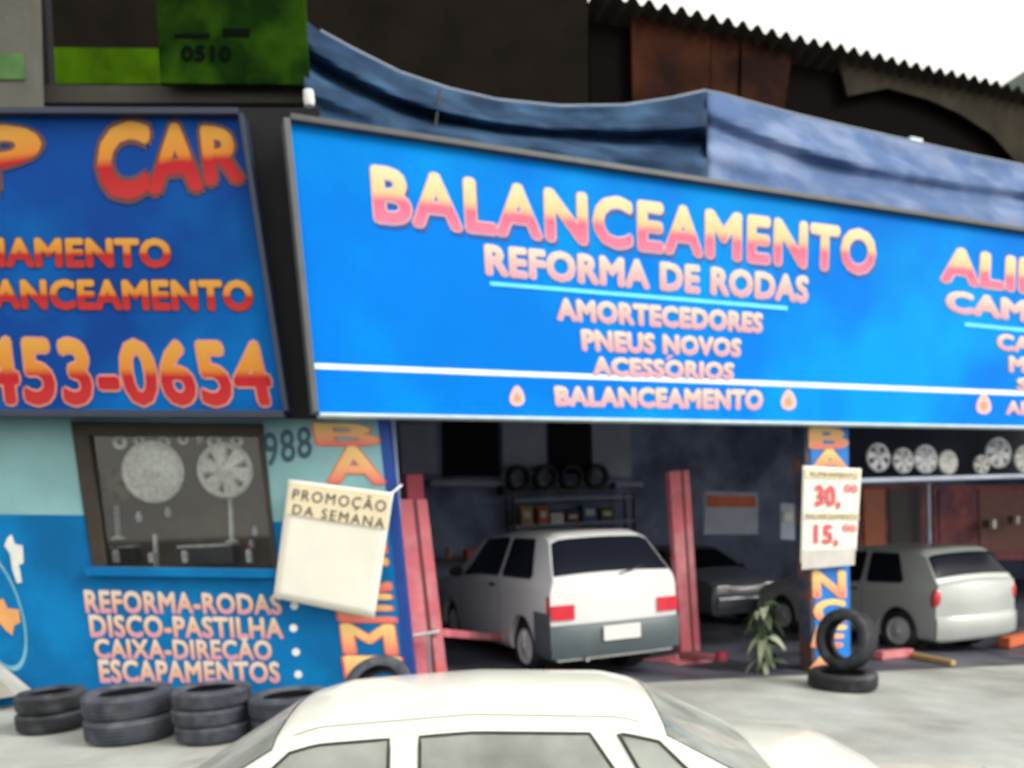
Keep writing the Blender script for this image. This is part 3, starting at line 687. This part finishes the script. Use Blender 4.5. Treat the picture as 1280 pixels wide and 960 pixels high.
for q_ in (yplane(2.2).at(655, 800), yplane(1.6).at(756, 836), yplane(.35).at(902, 822)):
    ob('arm_pad', G().lathe([(0, .07), (.06, .07), (.07, -.03), (0, -.03)], 14, Matrix.Translation(q_)), M_redd, lf, True)
tb = thing('tube_stand', 'thin grey T-shaped steel tube stand in front of the left red lift post', 'stand', L1.at(540, 862))
tpn = yplane(.42)
ob('upright', G().tube([tpn.at(538, 872), tpn.at(535, 790)], .016, 8), M_steel, tb, True)
ob('crossbar', G().tube([tpn.at(502, 797), tpn.at(549, 789)], .018, 8), M_steel, tb, True)
lf2 = thing('vehicle_lift', 'low red lift arms on the floor under the silver hatchback', 'car lift', ground_at(1180, 826))
g1 = ground_at(1090, 818); g2 = ground_at(1190, 822)
def lay_arm(p, q, m, s=.09, z=.07):
    p = Vector((p.x, p.y, gz(p.x, p.y)+z)); q = Vector((q.x, q.y, gz(q.x, q.y)+z)); return arm(p, q, s, m, lf2)
lay_arm(ground_at(1098, 826), ground_at(1136, 822), M_red, .12)
lay_arm(ground_at(1136, 822), ground_at(1192, 834), M_yellowp, .07, .05)
lay_arm(ground_at(1255, 812), ground_at(1300, 800), M_orange, .16, .1)

# ------------------------------------------------------------------ cars
def cat_rom(p0, p1, p2, p3, t):
    return .5*((2*p1)+(-p0+p2)*t+(2*p0-5*p1+4*p2-p3)*t*t+(-p0+3*p1-3*p2+p3)*t**3)
def interp(tab, x):
    if x <= tab[0][0]: return tab[0][1]
    for i in range(len(tab)-1):
        if x <= tab[i+1][0]:
            s = (x-tab[i][0])/(tab[i+1][0]-tab[i][0]); return tab[i][1]+(tab[i+1][1]-tab[i][1])*s
    return tab[-1][1]
def smooth_tab(tab, x, r=.06):
    return sum(interp(tab, x+r*k) for k in (-1, -.5, 0, .5, 1))/5
class Car:                                     # local frame: +X = nose, Y = left side, Z up, origin on the ground at the middle
    def __init__(s, L, W, H, top, belt, wheels, wr, tumble=.2, roofcrown=.03, tail=.04):
        s.L, s.W, s.H, s.top, s.belt, s.wh, s.wr, s.tumble, s.crown, s.tail = L, W, H, top, belt, wheels, wr, tumble, roofcrown, tail
    def ring(s, x):
        hw = s.W/2; e = 1-.05*max(0, (abs(x)-s.L*.33)/(s.L*.17))**2
        w_ = hw*e; b = interp(s.belt, x); t = smooth_tab(s.top, x, .03); t = max(t, b+.012)
        gl = min(1, max(0, (t-b)/(s.H-interp(s.belt, 0))))
        zb = .20; za = 0
        for xw in s.wh:
            R = s.wr+.045
            if abs(x-xw) < R: za = max(za, s.wr+math.sqrt(R*R-(x-xw)**2))
        y5 = w_*(.965-s.tumble*gl); y6 = y5-(.05+.06*gl)
        K = [(w_*.90, max(zb, za)), (w_*.975, max(zb+.05, za+.008)), (w_, max(.42, za+.03)), (w_*.995, max(b-.12, za+.05)), (w_*.965, max(b, za+.07)),
             (y5, max(b+(t-b)*.90, za+.08)), (y6, t-.004*(1-gl)), (y6*.5, t+s.crown*.75), (0, t+s.crown)]
        return K
    def surf(s, x, q, side=1):
        K = s.ring(x); i = min(int(q), 7); t = q-i
        g = lambda k_: Vector((K[k_][0], K[k_][1])) if 0 <= k_ <= 8 else (Vector((-K[7][0], K[7][1])) if k_ == 9 else Vector((K[0][0]*2-K[1][0], K[0][1]*2-K[1][1])))
        if i in (4, 5): v = g(i).lerp(g(i+1), t)
        else: v = cat_rom(g(i-1), g(i), g(i+1), g(i+2), t)
        return Vector((x, side*v.x, v.y))
    def nrm(s, x, q, side=1):
        e = .01; a = s.surf(x+e, q, side)-s.surf(x-e, q, side); b = s.surf(x, min(q+.05, 7.999), side)-s.surf(x, q-.05, side)
        n_ = a.cross(b); n_ = n_.normalized() if n_.length > 0 else Vector((0, side, 0))
        ref = Vector((0, s.surf(x, q, side).y, 0))+Z*.4
        return n_ if n_.dot(ref) > 0 else -n_
    def stations(s):
        xs = set()
        n_ = 90
        for i in range(n_+1): xs.add(round(-s.L/2+s.L*i/n_, 4))
        for tx, _ in s.top:
            for d in (-.03, -.015, 0, .015, .03):
                if abs(tx+d) <= s.L/2: xs.add(round(tx+d, 4))
        for xw in s.wh:
            R = s.wr+.045
            for d in (-R-.002, -R+.004, -R+.02, R-.02, R-.004, R+.002): xs.add(round(xw+d, 4))
        return sorted(xs)
    def body(s, cut=None):
        g = G(); qs = [i*.25 for i in range(33)]; xs = s.stations()
        if cut:
            qs = sorted(set(qs+[4.12+.81*i/16 for i in range(17)]+[5.2])); xs = sorted(set(xs+[round(-1.7+i*.0125, 4) for i in range(240)]+list(cut[1])+list(cut[2])))
        nq = len(qs)*2-1; full = qs+qs[:-1][::-1]
        def gone(i, j):
            if not cut: return False
            x = (xs[i]+xs[i+1])/2; q = (full[j]+full[j+1])/2
            if q > 5.2 and (cut[1][0] < x < cut[1][1] or cut[2][0] < x < cut[2][1]): return True
            if 4.12 < q < 4.93:
                v = (q-4.12)/.81
                for b0, t0, b1, t1 in cut[0]:
                    if b0+(t0-b0)*v < x < b1+(t1-b1)*v: return True
            return False
        for x in xs:
            g.v += [s.surf(x, q, 1) for q in qs] + [s.surf(x, q, -1) for q in reversed(qs[:-1])]
        for i in range(len(xs)-1):
            for j in range(nq-1):
                if not gone(i, j): g.f.append((i*nq+j, i*nq+j+1, (i+1)*nq+j+1, (i+1)*nq+j))
        for end, base, sx in ((-1, 0, -1), (1, (len(xs)-1)*nq, 1)):    # bulged nose and tail
            NC = 8; o = len(g.v); hh_ = len(qs)
            for j in range(hh_):
                a = g.v[base+j]; b = g.v[base+nq-1-j]
                for c_ in range(NC+1):
                    p_ = a.lerp(b, c_/NC); u = (c_/NC-.5)*2; v_ = (a.z-.2)/max(.01, (s.ring(a.x)[8][1]-.2))
                    p_.x += sx*s.tail*(1-u*u)*(1-(abs(v_-.4)/.62)**3 if abs(v_-.4) < .62 else 0); g.v.append(p_)
            for j in range(hh_-1):
                for c_ in range(NC):
                    g.f.append((o+j*(NC+1)+c_, o+(j+1)*(NC+1)+c_, o+(j+1)*(NC+1)+c_+1, o+j*(NC+1)+c_+1))
        return g
    def patch(s, fx, q0, q1, side=1, off=.005, nu=14, nv=8):
        # fx(v) -> (x at start, x at end); v runs q0..q1
        def fn(u, v):
            a, b = fx(v); x = a+(b-a)*u; q = q0+(q1-q0)*v
            return s.surf(x, q, side)+s.nrm(x, q, side)*off
        return G().grid(fn, nu, nv)
    def across(s, x0, x1, q0=5.2, off=.006):
        g = G(); n1, n2 = 14, 14
        def fn(u, v):
            x = x0+(x1-x0)*u; k_ = -1+2*v; q = q0+(8-q0)*(1-abs(k_)); sd = 1 if k_ >= 0 else -1; q = min(q, 7.995)
            return s.surf(x, q, sd)+s.nrm(x, min(q, 7.9), sd)*off
        return g.grid(fn, n1, n2)
def wheel(par, x, y, r, side, dark=False, spokes=6):
    M = Matrix.Translation((x, y, r)) @ facing(Vector((0, side, 0)))
    wz = G(); wz.lathe(tyre_profile(r, .17, r*.66), 36, M, True)
    o = ob('wheel', wz, M_rubberd, par, smooth=True)
    g = cover_geo(r*.68, spokes); g.v = [M @ Matrix.Translation((0, 0, .045)) @ v for v in g.v]; ob('rim', g, M_chrome, o, smooth=True)
    d = G().lathe([(0, .03), (r*.68, .03), (r*.68, -.03), (0, -.03)], 24, M); ob('brake_disc', d, M_dark, o)
def make_car(label, loc, rotz, car, paint, sidewin, front, rear, glass=M_glass, rglass=None, bumper=None, cat='car', lamps='box', plate=True, scale=1.0, pitch=0, group=None, seams=(), doorh=(), mirrors=True, name='car', spoiler=False, spokes=6, cabin=False):
    root = thing(name, label, cat, loc, rotz, group); root.scale = (scale,)*3; bpy.context.view_layer.update()
    L, W = car.L, car.W
    body = ob('body', car.body((sidewin, front, rear) if cabin else None), paint, root, smooth=True)
    ob('underbody', G().box((0, 0, .32), (L*.93, W*.74, .22)), M_under, root)
    for xw in car.wh:
        for sd in (1, -1):
            ob('wheel_well', G().lathe([(0, 0), (car.wr+.04, 0), (car.wr+.04, .2), (0, .2)], 24, Matrix.Translation((xw, sd*(W/2-.22), car.wr)) @ facing(Vector((0, sd, 0))) @ Matrix.Translation((0, 0, -.13))), M_under, root)
            wheel(root, xw, sd*(W/2-.11), car.wr, sd, spokes=spokes)
    for sd in (1, -1):
        for (b0, t0, b1, t1) in sidewin:
            ob('side_window', car.patch(lambda v: (b0+(t0-b0)*v, b1+(t1-b1)*v), 4.12, 4.93, sd), glass, root, smooth=True)
            if not cabin: ob('window_seal', car.patch(lambda v: (b0+(t0-b0)*v+.02, b1+(t1-b1)*v-.02), 4.05, 4.98, sd, .002), M_dark, root, smooth=True)
            if cabin:
                g = G()
                for (b0, t0, b1, t1) in sidewin:
                    loop = [(b0+(t0-b0)*i/10, 4.12+.81*i/10) for i in range(11)]+[(t0+(t1-t0)*i/10, 4.93) for i in range(1, 10)]+[(t1+(b1-t1)*i/10, 4.93-.81*i/10) for i in range(11)]+[(b1+(b0-b1)*i/10, 4.12) for i in range(1, 10)]
                    g.tube([car.surf(x, q, sd)+car.nrm(x, q, sd)*.002 for x, q in loop+loop[:1]], .0085, 6)
                ob('window_rubber', g, mat('window rubber grey', (.09, .095, .09), .6), root, smooth=True)
        for xs in seams:
            ob('door_seam', car.patch(lambda v: (xs-.004, xs+.004), .6, 3.98, sd, .0015, 1, 12), M_dark, root)
        for xh in doorh:
            p_ = car.surf(xh, 3.35, sd)
            ob('door_handle', G().box(p_+Vector((0, sd*.012, 0)), (.15, .025, .03)), M_dark, root, bevel=.006)
        if mirrors:
            p_ = car.surf(mirrors, 4.1, sd)
            ob('mirror', G().lathe([(0, -.06), (.055, -.045), (.075, 0), (.055, .045), (0, .06)], 12, Matrix.Translation(p_+Vector((.0, sd*.10, .04))) @ Matrix.Scale(1.25, 4, Y)), M_dark if paint is not M_carc else paint, root, smooth=True)
    ob('windscreen', car.across(*front), rglass or glass, root, smooth=True)
    ob('rear_window', car.across(*rear), rglass or glass, root, smooth=True)
    xb = -L/2
    def tail_pt(y, z):
        hw = car.ring(xb)[2][0]; u = y/hw; v_ = (z-.2)/max(.01, (car.ring(xb)[8][1]-.2))
        return xb-car.tail*(1-u*u)*(1-(abs(v_-.4)/.62)**3 if abs(v_-.4) < .62 else 0)
    def tail_patch(y0, y1, z0, z1, off, nu=10):
        return G().grid(lambda u, v: Vector((tail_pt(y0+(y1-y0)*u, z0+(z1-z0)*v)-off*(1 if 0 <= 1 else 0), y0+(y1-y0)*u, z0+(z1-z0)*v)), nu, 4)
    hw = car.ring(xb)[2][0]
    # rear bumper
    bm = G(); N = 20
    prof = [(-.01, .22), (.05, .24), (.075, .34), (.07, .50), (.04, .545), (-.01, .55)]
    for i in range(N+1):
        y_ = (-1+2*i/N)*(hw+.012)
        for dx, z_ in prof:
            bm.v.append(Vector((tail_pt(max(-hw, min(hw, y_)), z_)-dx*(1-.55*abs(-1+2*i/N)**6), y_, z_)))
    for i in range(N):
        for j in range(5): bm.f.append((i*6+j, (i+1)*6+j, (i+1)*6+j+1, i*6+j+1))
    ob('rear_bumper', bm, bumper or paint, root, smooth=True)
    if bumper:
        for sd in (1, -1):
            ob('bumper_side', car.patch(lambda v: (-L/2+.001, car.wh[-1]-car.wr-.07), .5, 2.6, sd, .012, 8, 6), bumper, root, smooth=True)
    for sd in (1, -1):
        if lamps == 'box':
            g = tail_patch(sd*hw*.66, sd*hw*1.0, .60, .74, .012); ob('tail_lamp', g, M_lamp, root, solid=.015)
            ob('lamp_side', car.patch(lambda v: (-L/2-.0, -L/2+.06), 2.55, 3.05, sd, .008, 3, 3), M_lamp, root)
        else:
            g = G().grid(lambda u, v: (lambda p_: Vector((p_.x, p_.y, p_.z)))(Vector((tail_pt(0, .8)*0+xb-.02+.10*u, sd*(hw*.90+.075*u), .64+.30*v-.03*u))), 4, 6)
            g = G().lathe([(0, .05), (.05, .045), (.09, .02), (.1, 0)], 18, Matrix.Translation((xb+.03, sd*(hw-.045), .78)) @ facing(Vector((-.75, sd*.65, .1))) @ Matrix.Scale(1.5, 4, X))
            g = G()
            for k_ in range(9):
                for a_ in range(12):
                    th = 2*math.pi*a_/12; ph = math.pi*k_/8
                    g.v.append(Vector((xb+.035, sd*(hw-.035), .80))+Vector((.06*math.sin(ph)*math.cos(th), sd*.075*math.sin(ph)*math.sin(th)*1.0, .145*math.cos(ph)-.02*math.sin(ph)*math.cos(th))))
            g.f = [(k_*12+a_, k_*12+(a_+1) % 12, (k_+1)*12+(a_+1) % 12, (k_+1)*12+a_) for k_ in range(8) for a_ in range(12)]
            ob('tail_lamp', g, M_lamp, root, smooth=True)
        xf = L/2
        ob('headlamp', G().box((xf-.0, sd*hw*.72, .66), (.08, .28, .14)), M_lampw, root, bevel=.02)
    if plate:
        ob('number_plate', G().box((tail_pt(0, .45)-.088, 0 if lamps == 'box' else 0, .45), (.015, .40, .14)), M_plate, root, bevel=.004)
    ob('front_bumper', G().box((L/2+.02, 0, .4), (.12, W*.86, .24)), bumper or paint, root, bevel=.04)
    if lamps == 'box' and bumper:
        ob('wiper', G().tube([(xb-.02, -.05, 1.0), (xb+.05, -.35, 1.06)], .008, 6), M_dark, root)
        ob('exhaust', G().tube([(xb+.2, .35, .22), (xb-.07, .35, .21)], .025, 10), M_steel, root)
    if spoiler:
        p_ = car.top
    return root

# white boxy hatchback in the garage
ha = Car(3.65, 1.46, 1.43, [(-1.825, .97), (-1.80, 1.0), (-1.52, 1.37), (-1.41, 1.41), (-.4, 1.43), (.25, 1.40), (.95, .93), (1.75, .80), (1.825, .74)],
         [(-1.825, .93), (-1.4, .95), (0, .94), (.9, .90), (1.825, .72)], [1.15, -1.17], .275, .25, .014, .035)
hb = ground_at(765, 836)
def place_by(px, py, dist_h):
    p = P3(px, py, dist_h); return p
hy = .27
hp_ = yplane(hy).at(771, 830)
hc = Vector((hp_.x, hy+1.825*1.07, gz(hp_.x, 0)+.01))
make_car('white boxy hatchback seen from behind between the two red lift posts', hc, R_(90), ha, M_carw,
         [(-1.42, -1.22, -.62, -.62), (-.54, -.54, .62, .18)], (.36, .88), (-1.79, -1.54), bumper=M_bumper, seams=(-.58, .68), doorh=(-.42,), mirrors=.62, scale=1.07)
# silver rounded hatchback, right
hb2 = Car(3.7, 1.64, 1.50, [(-1.85, .98), (-1.82, 1.02), (-1.58, 1.40), (-1.46, 1.465), (-.5, 1.50), (.2, 1.46), (1.05, .98), (1.7, .82), (1.85, .70)],
          [(-1.85, .95), (-1.4, .98), (0, .94), (.9, .90), (1.85, .68)], [1.2, -1.22], .30, .20, .02, .10)
p = yplane(.95).at(1219, 806)
make_car('silver rounded hatchback parked right of the painted pillar', Vector((p.x, .95+1.85, gz(p.x, 0)+.01)), R_(90), hb2, M_cars,
         [(-1.30, -1.12, -.62, -.60), (-.52, -.52, .60, .16)], (.34, .92), (-1.78, -1.58), bumper=None, seams=(-.57, .68), doorh=(-.42,), mirrors=.62, lamps='round', plate=False, spokes=9)
# grey car deep in the garage, facing out
hb3 = Car(3.9, 1.6, 1.42, [(-1.95, .80), (-1.5, 1.0), (-1.0, 1.38), (-.4, 1.42), (.2, 1.38), (1.0, .92), (1.8, .80), (1.95, .70)],
          [(-1.95, .85), (0, .93), (.9, .90), (1.95, .68)], [1.2, -1.2], .29, .2, .02, .08)
p = yplane(5.0).at(935, 740)
make_car('pale grey car facing out deep inside the garage left of the pillar', Vector((p.x, 7.0, gz(p.x, 0)+.01)), R_(-90), hb3, M_cargr,
         [(-1.0, -.8, -.5, -.45), (-.4, -.4, .7, .25)], (.3, .92), (-1.5, -1.1), mirrors=.7)
# cream saloon in the road, in front
sa = Car(4.35, 1.66, 1.40, [(-2.175, .90), (-2.1, .96), (-1.62, 1.01), (-1.08, 1.32), (-.92, 1.365), (-.3, 1.40), (.35, 1.375), (.52, 1.33), (1.2, .93), (2.05, .80), (2.175, .70)],
         [(-2.175, .88), (-1.5, .93), (0, .92), (1.0, .88), (2.175, .68)], [1.33, -1.38], .30, .31, .055, .08)
sc = rf(-.52, 4.1, -.525)
fg = make_car('cream saloon in the foreground, roof and side windows seen from above', sc, math.pi-YAW, sa, M_carc,
         [(-1.50, -1.06, -1.08, -.90), (-1.0, -.78, -.08, -.08), (.05, .05, 1.02, .46)], (.54, 1.16), (-1.58, -1.10), seams=(-.02, 1.02, -1.1), doorh=(-.78, .2), mirrors=.90, rglass=M_tint, glass=M_tint, scale=1.08, cabin=True)
M_seat = mat('seat cloth grey', (.30, .29, .27), .9, var=.2, scale=12)
M_cab = mat('cabin trim', (.5, .49, .45), .8, var=.1)
def seat(name, x, y, wd, hd=True):
    g = G(); g.box((x+.02, y, .50), (.50, wd, .16)); o = ob(name, g, M_seat, fg, bevel=.05)
    ob('backrest', G().box((x-.25, y, .80), (.13, wd*.96, .56), Matrix.Rotation(R_(-14), 4, 'Y')), M_seat, o, bevel=.05)
    if hd: ob('headrest', G().box((x-.33, y, 1.13), (.09, .26, .15), Matrix.Rotation(R_(-10), 4, 'Y')), M_seat, o, bevel=.03)
seat('front_seat', .22, .36, .50); seat('front_seat', .22, -.36, .50); seat('rear_seat', -.62, 0, 1.25, False)
ob('cabin_floor', G().box((-.1, 0, .435), (2.3, 1.30, .02)), M_cab, fg)
ob('dashboard', G().box((.98, 0, .80), (.34, 1.34, .20)), M_dark, fg, bevel=.05)
ob('parcel_shelf', G().box((-1.28, 0, .91), (.50, 1.24, .03)), M_cab, fg, bevel=.01)
ob('steering_wheel', G().tube([(.70+.06*math.sin(a_*math.pi/12), .36+.18*math.cos(a_*math.pi/12), .88+.17*math.sin(a_*math.pi/12)) for a_ in range(25)], .014, 8), M_dark, fg, smooth=True)
for sd in (1, -1):
    ob('roof_gutter', sa.patch(lambda v: (-1.0, .46), 5.55, 5.62, sd, .004, 30, 1), mat('gutter grey', (.34, .33, .28), .5), fg, smooth=True)

# ------------------------------------------------------------------ inside the garage
def counter(name, label, cat, plane, px, d, m, parts):
    P = [plane.at(*q_) for q_ in px]; o = thing(name, label, cat, (P[2]+P[3])/2)
    ob('carcass', G().slab(P, Y*d), m, o, True, bevel=.01)
    for nm, q_, mm in parts: strip(nm, q_, plane, mm, o, .004, .02)
    return o
counter('banner', 'orange and white banner on the garage wall right of the right lift post', 'banner', yplane(6.0), [(880, 614), (948, 616), (948, 668), (880, 668)], .03, M_inlight, [('orange_stripe', [(884, 619), (944, 620), (944, 634), (884, 634)], M_orange)])
counter('paper_notice', 'small white notice just left of the painted pillar', 'notice', yplane(3.5), [(976, 628), (993, 630), (994, 675), (976, 674)], .01, M_inlight, [('text_block', [(979, 640), (990, 641), (990, 652), (979, 651)], M_white)])
counter('tool_cupboard', 'dark red cupboard behind the silver hatchback, left half', 'cupboard', yplane(4.6), [(1072, 606), (1158, 606), (1160, 700), (1074, 700)], .4, M_rust, [('door', [(1078, 612), (1104, 612), (1105, 690), (1080, 690)], mat('cupboard orange brown', (.30, .08, .03), .6)), ('door', [(1110, 612), (1150, 612), (1151, 690), (1112, 690)], M_dark)])
counter('tool_cupboard', 'reddish cupboard with mixed goods behind the silver hatchback, right half', 'cupboard', yplane(4.6), [(1166, 606), (1330, 606), (1332, 700), (1168, 700)], .4, M_rust, [('door', [(1172, 612), (1215, 612), (1216, 690), (1174, 690)], M_rust), ('door', [(1222, 612), (1280, 612), (1280, 690), (1224, 690)], mat('cupboard brown', (.12, .05, .04), .7))])
pc = thing('steel_pole', 'pinkish thin pole between the two red cupboards', 'pole', yplane(4.4).at(1161, 700)); ob('shaft', G().tube([yplane(4.4).at(1160, 604), yplane(4.4).at(1162, 700)], .04, 8), M_inlight, pc, True)
for x, y, s, lab in ((1238, 655, .17, 'brown goods box on the right cupboard'), (1268, 650, .15, 'larger brown box at the right picture edge in the garage')):
    o = thing('goods_box', lab, 'box', yplane(4.3).at(x, y)); c = yplane(4.3).at(x, y)
    ob('carton', G().box(c, (s*1.6, s, s)), M_backing, o, True, bevel=.01); ob('tape', G().box(c-Y*(s/2+.003), (s*.3, .004, s*.98)), M_chromed, o, True)
# workbench and tyres on the rear wall at the left
wb = thing('workbench', 'low dark workbench along the garage back wall behind the white hatchback', 'bench', (3.6, 9.3, .2))
ob('worktop', G().box((4.6, 9.4, 1.05), (3.6, .7, .06)), M_backing, wb, True, bevel=.01)
for x in (2.9, 6.3): ob('leg', G().box((x, 9.4, .6), (.08, .6, .86)), M_dark, wb, True)
ob('vise', G().box((5.6, 9.15, 1.17), (.2, .25, .18)), M_orange, wb, True, bevel=.02)
gt = 'tyres racked on the garage back wall'
for i, x in enumerate((7.0, 7.65, 8.3, 8.95)):
    tyre('dark tyre racked on the garage back wall, number %s counted from the right lift post' % ('one two three four'.split()[i]), (x, 9.6, 2.75), .3, .18, (R_(90), 0, 0), M_rubberd, gt)
rk = thing('tyre_rack', 'steel rack holding the row of tyres on the garage back wall', 'rack', (8, 9.6, 2.4))
ob('rail', G().tube([(6.6, 9.5, 2.44), (9.4, 9.5, 2.44)], .02, 8), M_steel, rk, True); ob('rail', G().tube([(6.6, 9.75, 2.44), (9.4, 9.75, 2.44)], .02, 8), M_steel, rk, True)
for x in (6.6, 9.4): ob('bracket', G().box((x, 9.7, 2.5), (.04, .3, .2)), M_dark, rk, True)

# ------------------------------------------------------------------ plant by the pillar
pb = ground_at(972, 846); pb.y = .1; pb.z = gz(pb.x, 0)
pl = thing('potted_plant', 'straggly plant with drooping pale-edged leaves left of the painted pillar', 'plant', pb)
ob('stem', G().tube([pb, pb+Vector((.02, 0, .35)), pb+Vector((-.02, .03, .8))], [.02, .016, .008], 8), M_stem, pl, True)
ob('stem', G().tube([pb+Vector((.05, 0, 0)), pb+Vector((.12, .03, .4)), pb+Vector((.08, 0, .72))], [.015, .012, .006], 8), M_stem, pl, True)
random.seed(11)
for i in range(54):
    h0 = random.uniform(.1, .8); a_ = random.uniform(0, 2*math.pi); Ln = random.uniform(.16, .34); wd = random.uniform(.025, .05); drop_ = random.uniform(.1, .35)
    s0 = pb+Vector((.05*random.random(), 0, h0)); d = Vector((math.cos(a_), math.sin(a_)*.7, 0)); sdv = Vector((-math.sin(a_), math.cos(a_), .3)).normalized()
    g = G()
    for k_ in range(6):
        t = k_/5; c_ = s0+d*Ln*t+Z*(.12*t-drop_*t*t*1.3); wv = wd*math.sin(math.pi*min(1, t*.9+.1))+.002
        g.v += [c_-sdv*wv, c_+Z*-.008, c_+sdv*wv]
    g.f = [(k_*3+j, k_*3+j+1, k_*3+j+4, k_*3+j+3) for k_ in range(5) for j in range(2)]
    ob('leaf', g, M_leafp if random.random() < .35 else M_leaf, pl, True, smooth=True)

# ------------------------------------------------------------------ more garage clutter
def drum(label, loc, m, r=.29, h=.85):
    o = thing('oil_drum', label, 'drum', loc)
    ob('barrel', G().lathe([(0, 0), (r, 0), (r, h*.32), (r+.012, h*.34), (r, h*.36), (r, h*.65), (r+.012, h*.67), (r, h*.69), (r, h), (r-.02, h), (r-.02, h-.02), (0, h-.02)], 28), m, o, smooth=True)
    ob('bung', G().lathe([(0, .03), (.035, .025), (.04, 0)], 12, Matrix.Translation((r*.5, 0, h-.02))), M_steel, o)
M_drumb = mat('drum blue', (.03, .10, .30), .5, var=.2); M_drumr = mat('drum red', (.35, .04, .03), .5, var=.2)
drum('blue oil drum on the garage floor between the right lift post and the pillar', (6.55, 4.2, gz(6.55, 0)+.006), M_drumb)
drum('red oil drum on the garage floor left of the white hatchback nose', (2.15, 5.6, gz(2.15, 0)+.006), M_drumr)
tc_ = thing('tool_trolley', 'orange red tool trolley with drawers behind the right lift post', 'trolley', (5.9, 5.2, gz(5.9, 0)+.01), .2)
ob('body', G().box((0, 0, .55), (.75, .45, .75)), M_rust, tc_, bevel=.012)
for i in range(4):
    dr = ob('drawer', G().box((0, -.232, .28+i*.18), (.68, .02, .155)), M_orange, tc_, bevel=.004)
    ob('handle', G().box((0, -.25, .32+i*.18), (.4, .02, .02)), M_steel, dr)
for x in (-.3, .3):
    for y in (-.15, .15): ob('castor', G().lathe([(0, -.02), (.06, -.02), (.06, .02), (0, .02)], 14, Matrix.Translation((x, y, .06)) @ Matrix.Rotation(R_(90), 4, 'X')), M_dark, tc_)
def can(label, loc, m, r=.05, h=.2):
    o = thing('can', label, 'can', loc)
    ob('body', G().lathe([(0, 0), (r, 0), (r, h*.8), (r*.5, h*.93), (r*.35, h), (0, h)], 16), m, o, smooth=True)
    ob('cap', G().lathe([(r*.4, h*.97), (r*.4, h*1.1), (0, h*1.1)], 12), M_dark, o)
wt = 1.082
cl = [('tall white can on the garage workbench, nearest the left lift post', 3.0, M_white, .28), ('orange can on the garage workbench beside the tall white one', 3.35, M_orange, .2), ('blue can in the middle of the garage workbench', 3.9, M_drumb, .24), ('red can on the garage workbench right of the blue can', 4.3, M_drumr, .26), ('small silver can right of the red can on the workbench', 4.7, M_chrome, .16), ('yellowish can near the vise on the garage workbench', 5.15, M_yellowp, .22)]
for lab, x, m_, h_ in cl: can(lab, (x, 9.25, wt), m_, h_*.3, h_)
sr = thing('goods_shelf', 'steel shelving with boxes on the garage back wall behind the right lift post', 'shelving', (8.2, 9.4, .0))
for z_ in (.5, 1.1, 1.7, 2.25): ob('shelf_board', G().box((8.2, 9.45, z_), (3.0, .45, .04)), M_inlight, sr, True)
for x in (6.7, 9.7):
    for y in (9.25, 9.65): ob('upright', G().box((x, y, 1.1), (.05, .05, 2.5)), M_dark, sr, True)
random.seed(5)
cols = [(M_orange, 'orange'), (M_chromed, 'pale'), (M_rust, 'dark red'), (M_drumb, 'blue'), (M_backing, 'brown'), (M_yellowp, 'yellow')]
lv = {.5: 'lowest', 1.1: 'lower', 1.7: 'upper', 2.25: 'top'}
for z_ in (1.1, 1.7):
    x = 6.9
    for i in range(6):
        w_ = random.uniform(.22, .36); h_ = random.uniform(.2, .42); m_, cn_ = cols[(i+int(z_*10)) % 6]
        o = thing('parts_box', '%s parts box on %s board of the shelving behind right lift post' % (cn_, lv[z_]), 'box', (x+w_/2, 9.42, z_+.021))
        ob('carton', G().box((0, 0, h_/2), (w_, .3, h_)), m_, o, bevel=.006); ob('label_patch', G().box((0, -.153, h_*.55), (w_*.6, .004, h_*.35)), M_white, o)
        x += w_+random.uniform(.06, .16)
# work light cables and an air hose
hs_ = thing('air_hose', 'coiled orange air hose hanging on the garage side wall behind the left lift post', 'hose', (c0.x+.12, 3.6, 1.5))
for k_ in range(3):
    ob('coil', G().tube([Vector((c0.x+.08+.03*k_, 3.6+(.26-.02*k_)*math.cos(a_*math.pi/12), 1.5+(.26-.02*k_)*math.sin(a_*math.pi/12))) for a_ in range(25)], .016, 8), M_orange, hs_, True, smooth=True)
ob('hook', G().box((c0.x+.08, 3.6, 1.74), (.14, .03, .05)), M_steel, hs_, True)

# pale discs added for reflections along the shop window top; small goods on its floor
refl_discs = [(150, 553, 9, 'leftmost'), (174, 550, 7, 'second'), (205, 553, 8, 'third'), (229, 549, 7, 'fourth'), (268, 552, 9, 'fifth'), (296, 551, 8, 'rightmost')]
for x, y, r__, w_ in refl_discs:
    q = P3(x, y, LW+.16); o = thing('reflection_disc', '%s pale disc added as a reflection along the top of the shop window' % w_, 'car part', q, 0, 'pale discs standing for window reflections')
    R0 = r__/1000*LW
    ob('disc', G().lathe([(R0*.4, -.01), (R0, -.006), (R0, .006), (R0*.4, .01)], 18, facing(-FH), True), M_chromed, o, smooth=True)
    ob('hook', G().tube([Vector((0, 0, R0)), Vector((0, 0, R0+.06))], .006, 6), M_steel, o)
floor_ = [(146, 690, .12, 'left'), (190, 692, .09, 'middle'), (232, 692, .11, 'right middle'), (312, 690, .12, 'right')]
for x, y, h_, w_ in floor_:
    q = P3(x, 703, LW+.22); o = thing('spray_can', 'small pale can standing on the shop window floor at %s' % w_, 'can', q)
    ob('body', G().lathe([(0, 0), (.03, 0), (.03, h_*.8), (.018, h_), (0, h_)], 14), M_chromed, o, smooth=True)
    ob('cap', G().lathe([(.016, h_*1.0), (.016, h_*1.25), (0, h_*1.25)], 12), M_redd, o)
